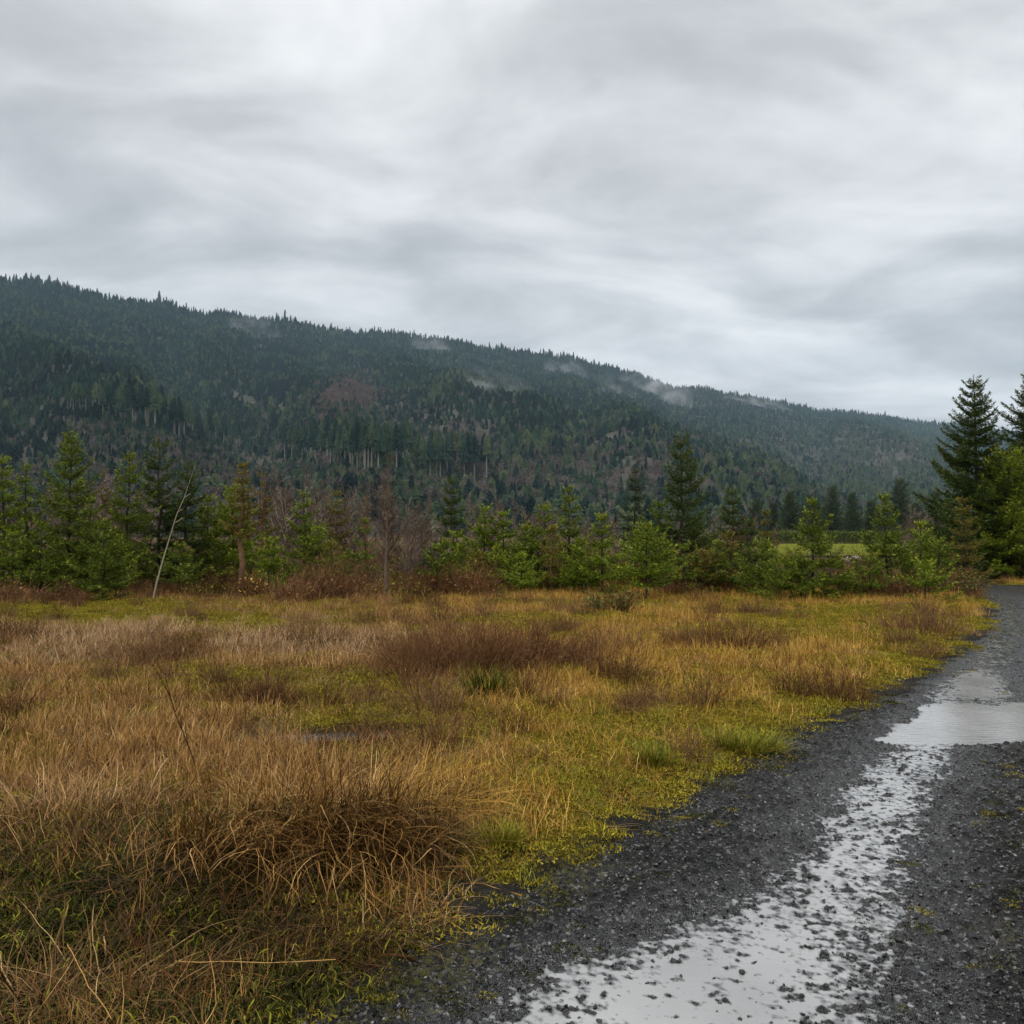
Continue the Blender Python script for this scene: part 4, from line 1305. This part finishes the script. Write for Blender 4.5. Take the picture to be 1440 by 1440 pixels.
me = mesh('hill', np.stack([gx(XX, DD), DD, hh], -1), grid_faces(len(ss), len(Xs)), [M['hill'], M['slash']], True)
fc = YY[:-1, :-1]; fx = XX[:-1, :-1]
me.polygons.foreach_set('material_index', clearing(fx, fc).astype(np.int32).ravel())
tag(ob('hill', me), 'long wooded ridge falling away to the right', 'hill', kind='structure')


def far_conifer(seed, tiers=8, pts_=11, r=.15, low=.12, trunk=True, mat='far_con'):
    rng = np.random.default_rng(seed)
    V = []; Fc = []; T = []; o = 0
    for i in range(tiers):
        f = i / tiers
        z0 = low + (1 - low) * f; z1 = low + (1 - low) * min(1, (i + 1.9) / tiers) if i < tiers - 1 else 1.0
        R = r * (1 - f) ** .62 * rng.uniform(.85, 1.15) + .008
        n = pts_ * 2
        a = np.linspace(0, 2 * np.pi, n, endpoint=False) + rng.random()
        rr = R * np.where(np.arange(n) % 2, .55, 1) * rng.uniform(.7, 1.25, n)
        V.append(np.stack([rr * np.cos(a), rr * np.sin(a), z0 + rng.normal(0, .012, n) - .02 * (np.arange(n) % 2 == 0)], 1))
        V.append([[rng.normal(0, .006), rng.normal(0, .006), z1]])
        k = np.arange(n)
        Fc.append(np.stack([k + o, np.roll(k, -1) + o, np.full(n, n + o)], 1)); o += n + 1
        T.append(np.clip(rng.normal(.5, .3, n + 1), 0, 1))
    v = np.vstack(V); t = np.concatenate(T); f = np.vstack(Fc)
    mats = [M[mat]]
    if trunk:
        tv, tf, tt = tube([[0, 0, -.05], [0, 0, low + .3]], [.019, .011], 5)
        me = mesh('far_tree', np.vstack([v, tv]), [f, tf + len(v)], [M[mat], M['far_trunk']], tint=np.concatenate([t, tt]))
        mi = np.zeros(len(me.polygons), np.int32); mi[len(f):] = 1
        me.polygons.foreach_set('material_index', mi)
        return me
    return mesh('far_tree', v, f, mats, tint=t)


def far_bare(seed, mat='far_bare'):
    rng = np.random.default_rng(seed)
    n = 260
    d = nrm(rng.normal(0, 1, (n, 3)))
    P = d * (rng.random((n, 1)) ** .45) * [.25, .25, .36] + [0, 0, .62]
    dd = nrm(P - [0, 0, .15] + rng.normal(0, .18, (n, 3)))
    v, f, t = tris(P, dd, rng.uniform(.08, .16, n), rng.uniform(.012, .026, n), rng, rng.random(n))
    S = [[0, 0, -.05, 0, 0, .55, .014, .008]]
    for _ in range(9):
        z = rng.uniform(.25, .6); e = [rng.normal(0, .14), rng.normal(0, .14), z + rng.uniform(.2, .4)]
        S.append([0, 0, z, *e, .008, .003])
    tv, tf, tt = segs_mesh(S, np.full(len(S), .8), 4)
    me = mesh('far_tree', np.vstack([v, tv]), [f, tf + len(v)], [M[mat], M['far_trunk']], tint=np.concatenate([t, tt]))
    mi = np.zeros(len(me.polygons), np.int32); mi[len(f):] = 1
    me.polygons.foreach_set('material_index', mi)
    return me


ft = [far_conifer(820 + i, r=(.13, .15, .12, .16)[i], trunk=False, low=.06, mat=('far_con', 'far_con', 'far_shade', 'far_shade')[i]) for i in range(4)] + \
     [far_conifer(830 + i, r=.17, trunk=False, low=.05, mat='far_green') for i in range(2)] + \
     [far_bare(840), far_bare(841), far_bare(842, 'far_red')]
rng = np.random.default_rng(860)
n = 130000
X = rng.uniform(-260, 1560, n)
_, D0, D1 = hill_par(X)
D = np.sqrt(D0 ** 2 + rng.random(n) * ((D1 * 1.05) ** 2 - D0 ** 2))
k = rng.random(n) < .12                         # thicker young growth on the lowest slopes
X[k] = rng.uniform(60, 720, k.sum()); D[k] = rng.uniform(380, 900, k.sum())
_, D0, D1 = hill_par(X)
h = hill_h(X, D); Y = HZ - F * (h - CAMH) / D
s = (D - D0) / (D1 - D0)
wx = gx(X, D)
nf = fbm(wx / 160, D / 160, 3, 861); nb = fbm(wx / 110, D / 110, 3, 862)
keep = ~clearing(X, Y) & (rng.random(n) < np.where(D > 1800, .75, .95))
clr = clearing(X, Y)
keep &= ~(k & ~clr)
keep |= (clr & (rng.random(n) < .85))
bare = .02 + .06 * sstep(560, 660, Y)
for g, a in (((490, 560, 45, 26), .9), ((655, 640, 35, 50), .55), ((880, 665, 110, 38), .5), ((1230, 650, 110, 40), .26), ((1000, 560, 60, 22), .25), ((540, 615, 60, 30), .3), ((800, 690, 90, 30), .5), ((200, 700, 300, 40), .5)):
    bare = bare + a * gau(X, Y, *g)
isb = rng.random(n) < np.where(clr, .5, bare * (1 + .9 * nb))
red = gau(X, Y, 490, 560, 60, 34) > .25
pale = rng.random(n) < np.clip(.10 + .35 * nf + .22 * sstep(540, 680, Y) + .2 * sstep(900, 1200, X) * sstep(560, 640, Y), 0, .75)
idx = np.where(isb, np.where(red, 8, 6 + rng.integers(0, 2, n)), np.where(pale, 4 + rng.integers(0, 2, n), np.where(nb + .35 * rng.normal(size=n) > .05, 2, 0) + rng.integers(0, 2, n)))
Ht = rng.uniform(10.5, 18, n) * np.where(isb, .8, 1.0) * np.clip(.85 + .35 * nf, .6, 1.15)
Ht = np.where(rng.random(n) < .05, Ht * 1.22, Ht)
top = (s > .955) & (s < 1.03)
Ht = np.where(top, Ht * rng.uniform(.9, 1.9, n) * np.where(rng.random(n) < .12, 1.35, 1), Ht)
Ht = np.where(clr, np.where(isb, rng.uniform(2.5, 6, n), rng.uniform(3, 9, n)), Ht)
wd = Ht * rng.uniform(1.5, 2.4, n) * np.where(top, .55, 1)
sel = np.where(keep)[0]
# the nearest forest trees are objects of their own, the rest one wood
order = sel[np.argsort(D[sel])]
vis = order[(X[order] > -40) & (X[order] < 1480)]
con_i = [i for i in vis if idx[i] < 6][:170]
bar_i = [i for i in vis if idx[i] >= 6][:90]
for ids, nm, lab, cat_, grp in ((con_i, 'forest_conifer', 'conifer in the foremost trees at the foot of the wooded ridge', 'conifer', 'foremost conifers at the foot of the ridge'),
                                (bar_i, 'forest_alder', 'leafless grey brown tree in the foremost trees at the foot of the wooded ridge', 'bare tree', 'foremost leafless trees at the foot of the ridge')):
    for i in ids:
        o = ob(nm, ft[idx[i]], loc=(wx[i], D[i], h[i] - .5)); o.scale = (wd[i], wd[i], Ht[i]); o.rotation_euler.z = rng.random() * 6.28
        tag(o, lab, cat_, grp)
rest = np.array(sorted(set(sel.tolist()) - set(con_i) - set(bar_i)))
m = len(rest)
scatter('hillside_forest', 'dense dark conifer forest with grey leafless patches covering the ridge', 'forest',
        np.stack([wx[rest], D[rest], h[rest] - .6], 1), np.stack([rng.normal(0, .02, m), rng.normal(0, .02, m), rng.random(m) * 6.28], 1),
        np.stack([wd[rest], wd[rest], Ht[rest]], 1), idx[rest], ft)

# tall stand above the clearing, bare trunks showing
edge_m = [far_conifer(880 + i, tiers=6, r=(.12, .10, .13)[i], low=(.5, .58, .42)[i], mat=('far_con', 'far_green', 'far_con')[i]) for i in range(3)]
rng = np.random.default_rng(890)
for X0 in np.arange(92, 690, 4.6):
    if 336 < X0 < 392 or rng.random() < .08:
        continue
    X = X0 + rng.normal(0, 1.5)
    line = np.interp(X, [40, 100, 230, 330, 400, 480, 680, 720], [600, 588, 612, 634, 650, 662, 678, 700]) - 1
    ds = np.linspace(360, 1200, 500); rw = hill_row(np.full(500, X), ds)
    j = np.where(rw < line)[0]
    if not len(j):
        continue
    D = ds[j[0]] + rng.random() ** 2 * 30
    H = rng.uniform(24, 33) * np.interp(X, [90, 200, 400, 690], [.85, 1, 1.05, 1.1]) * min(1.15, D / 560)
    o = ob('stand_conifer', edge_m[rng.integers(0, 3)], loc=(gx(X, D), D, float(hill_h(np.array([X]), np.array([D]))[0]) - .5))
    o.scale = (H, H, H); o.rotation_euler.z = rng.random() * 6.28
    tag(o, 'tall conifer with pale bare trunk in the stand edge above the brown clearing', 'conifer', 'tall bare trunked conifers above the clearing')

# ------------------------------------------------------------------ haze and mist
def box(name, x0, x1, y0, y1, z0, z1, mat):
    v = [(x, y, z) for z in (z0, z1) for y in (y0, y1) for x in (x0, x1)]
    f = [(0, 2, 3, 1), (4, 5, 7, 6), (0, 1, 5, 4), (2, 6, 7, 3), (0, 4, 6, 2), (1, 3, 7, 5)]
    return ob(name, mesh(name, v, np.array(f), mat))


def vol_mat(name, dens, color=(.56, .81, 1.0)):
    m = bpy.data.materials.new(name); m.use_nodes = True; nt = m.node_tree; nt.nodes.clear()
    out = nt.nodes.new('ShaderNodeOutputMaterial'); v = nt.nodes.new('ShaderNodeVolumePrincipled')
    v.inputs['Color'].default_value = (*color, 1); v.inputs['Density'].default_value = dens; v.inputs['Anisotropy'].default_value = .0
    nt.links.new(v.outputs[0], out.inputs['Volume'])
    return m, nt, v


HAZE = 5.4e-5
hm, _, _ = vol_mat('haze_air', HAZE)
tag(box('haze', -9000, 9000, -400, 7000, -160, 1400, hm), 'thin bluish air over the valley', 'haze', kind='stuff')

mm, nt, pv = vol_mat('mist', 0.0, (.95, .97, 1))
tc = nt.nodes.new('ShaderNodeTexCoord')
ln = N(nt, 'ShaderNodeVectorMath', operation='LENGTH'); nt.links.new(tc.outputs['Object'], ln.inputs[0])
fall = math_(nt, 'SUBTRACT', 1.0, ln.outputs['Value'], clamp=True)
oi = N(nt, 'ShaderNodeObjectInfo')
av = N(nt, 'ShaderNodeVectorMath', operation='ADD'); nt.links.new(tc.outputs['Object'], av.inputs[0]); nt.links.new(oi.outputs['Location'], av.inputs[1])
nz = noise(nt, 2.6, 4, .6, vec=av.outputs[0])
nz = math_(nt, 'MULTIPLY', math_(nt, 'SUBTRACT', nz, .47), 4.5, clamp=True)
nt.links.new(math_(nt, 'MULTIPLY', math_(nt, 'MULTIPLY', fall, nz), .017), pv.inputs['Density'])
for i, (X, Y, wpx, hpx, label) in enumerate(((352, 466, 60, 34, 'thin mist wisp below the notch in the left ridge'), (604, 488, 44, 34, 'mist wisp just under the middle of the ridge'),
                                             (690, 545, 70, 50, 'faint mist smear on the middle slope'), (858, 550, 50, 32, 'brightest mist puff on the right slope'),
                                             (952, 566, 50, 40, 'mist wisp right of the brightest puff'), (1064, 568, 50, 26, 'small mist wisp under the right ridge'),
                                             (792, 520, 50, 26, 'faint mist wisp left of the brightest puff'), (905, 545, 70, 40, 'broad thin mist veil between the two right wisps'))):
    Xa = np.full(600, float(X)); ds = np.linspace(700, 4000, 600); rw = hill_row(Xa, ds)
    j = np.where(rw < Y)[0]
    D = ds[j[0]] - 110 if len(j) else 2200
    rx, rz = (.85, .95, 1.2)[i % 3] * wpx / F * D, (1.45, 1.2, .9)[i % 3] * hpx / F * D
    import bmesh
    bm = bmesh.new(); bmesh.ops.create_icosphere(bm, subdivisions=3, radius=1); me = bpy.data.meshes.new('mist_wisp'); bm.to_mesh(me); bm.free()
    me.materials.append(mm)
    o = ob('mist_wisp', me, loc=(gx(X, D), D, (HZ - Y) / F * D + CAMH - rz * .35)); o.scale = (rx, rx * .8, rz); o.rotation_euler = (0, R_((28, -22, 12)[i % 3]), 0)
    tag(o, label, 'mist', kind='stuff')

# ------------------------------------------------------------------ sky, sun, camera
EL, AZ = R_(52), R_(215)
w = bpy.data.worlds.new('World'); scene.world = w; w.use_nodes = True
nt = w.node_tree; bg = nt.nodes['Background']
STR = .1
bg.inputs['Strength'].default_value = STR
sky = N(nt, 'ShaderNodeTexSky', sky_type='NISHITA', sun_disc=False, sun_elevation=EL, sun_rotation=AZ)
tc = N(nt, 'ShaderNodeTexCoord'); sp = N(nt, 'ShaderNodeSeparateXYZ'); nt.links.new(tc.outputs['Generated'], sp.inputs[0])
zc = math_(nt, 'MAXIMUM', sp.outputs[2], 0.0)
zz = math_(nt, 'ADD', zc, .22)
cb = N(nt, 'ShaderNodeCombineXYZ')
nt.links.new(math_(nt, 'DIVIDE', sp.outputs[0], zz), cb.inputs[0]); nt.links.new(math_(nt, 'DIVIDE', sp.outputs[1], zz), cb.inputs[1])


def sky_noise(scale, detail, rough, dist, off, stretch=(1, 1, 1)):
    mp = N(nt, 'ShaderNodeMapping'); mp.inputs['Location'].default_value = off; mp.inputs['Scale'].default_value = stretch
    nt.links.new(cb.outputs[0], mp.inputs[0])
    n_ = N(nt, 'ShaderNodeTexNoise'); nt.links.new(mp.outputs[0], n_.inputs['Vector'])
    n_.inputs['Scale'].default_value = scale; n_.inputs['Detail'].default_value = detail; n_.inputs['Roughness'].default_value = rough; n_.inputs['Distortion'].default_value = dist
    return math_(nt, 'SUBTRACT', n_.outputs['Fac'], .5)


n1 = sky_noise(.85, 4, .5, .35, (3.6, 2.4, 0)); n2 = sky_noise(2.3, 5, .52, .4, (1.3, 5.2, 0), (.8, 1.15, 1)); n3 = sky_noise(7.5, 6, .62, .2, (1, 4, 0))
val = math_(nt, 'ADD', math_(nt, 'MULTIPLY', n1, .9), math_(nt, 'ADD', math_(nt, 'MULTIPLY', n2, 1.75), math_(nt, 'MULTIPLY', n3, .22)))
val = math_(nt, 'ADD', val, math_(nt, 'MULTIPLY_ADD', zc, .18, .63))
val = math_(nt, 'SUBTRACT', val, math_(nt, 'MULTIPLY', sp.outputs[0], .16))
col = ramp(nt, val, [(.15, (.40, .405, .42)), (.5, (.56, .565, .58)), (.75, (.74, .745, .76)), (1.0, (.90, .905, .91))])
sc_ = N(nt, 'ShaderNodeVectorMath', operation='SCALE'); nt.links.new(col, sc_.inputs[0])
zr = N(nt, 'ShaderNodeMapRange', interpolation_type='SMOOTHSTEP'); nt.links.new(zc, zr.inputs[0])
for i_, q_ in ((1, .45), (2, 1.0), (3, 1 / STR), (4, 3.1 / STR)):       # an overcast sky is brightest overhead
    zr.inputs[i_].default_value = q_
nt.links.new(zr.outputs[0], sc_.inputs['Scale'])
fin = mix(nt, .97, sky.outputs[0], sc_.outputs[0])
nt.links.new(fin, bg.inputs['Color'])

sd = bpy.data.lights.new('sun', 'SUN'); sd.energy = 1.5; sd.angle = R_(22); sd.color = (1, .965, .91)
so = ob('sun', sd)
# the sky's rotation is measured from +Y, clockwise seen from above
dirv = np.array([math.sin(AZ) * math.cos(EL), math.cos(AZ) * math.cos(EL), math.sin(EL)])
from mathutils import Vector
so.rotation_euler = Vector(dirv).to_track_quat('Z', 'Y').to_euler()

cd = bpy.data.cameras.new('camera'); cd.sensor_width = 36; cd.lens = 36 * F / 1440; cd.clip_start = .1; cd.clip_end = 40000
co = ob('camera', cd, loc=(0, 0, CAMH)); co.rotation_euler = (R_(90) + math.atan((HZ - 720) / F), 0, 0)
scene.camera = co

scene.view_settings.view_transform = 'Standard'; scene.view_settings.look = 'None'
scene.view_settings.exposure = .12; scene.view_settings.gamma = 1
cy = scene.cycles
cy.use_denoising = True
cy.max_bounces = 6; cy.diffuse_bounces = 2; cy.glossy_bounces = 2; cy.transmission_bounces = 2; cy.volume_bounces = 0; cy.transparent_max_bounces = 8
cy.use_adaptive_sampling = True; cy.adaptive_threshold = .01
cy.volume_step_rate = 2.0
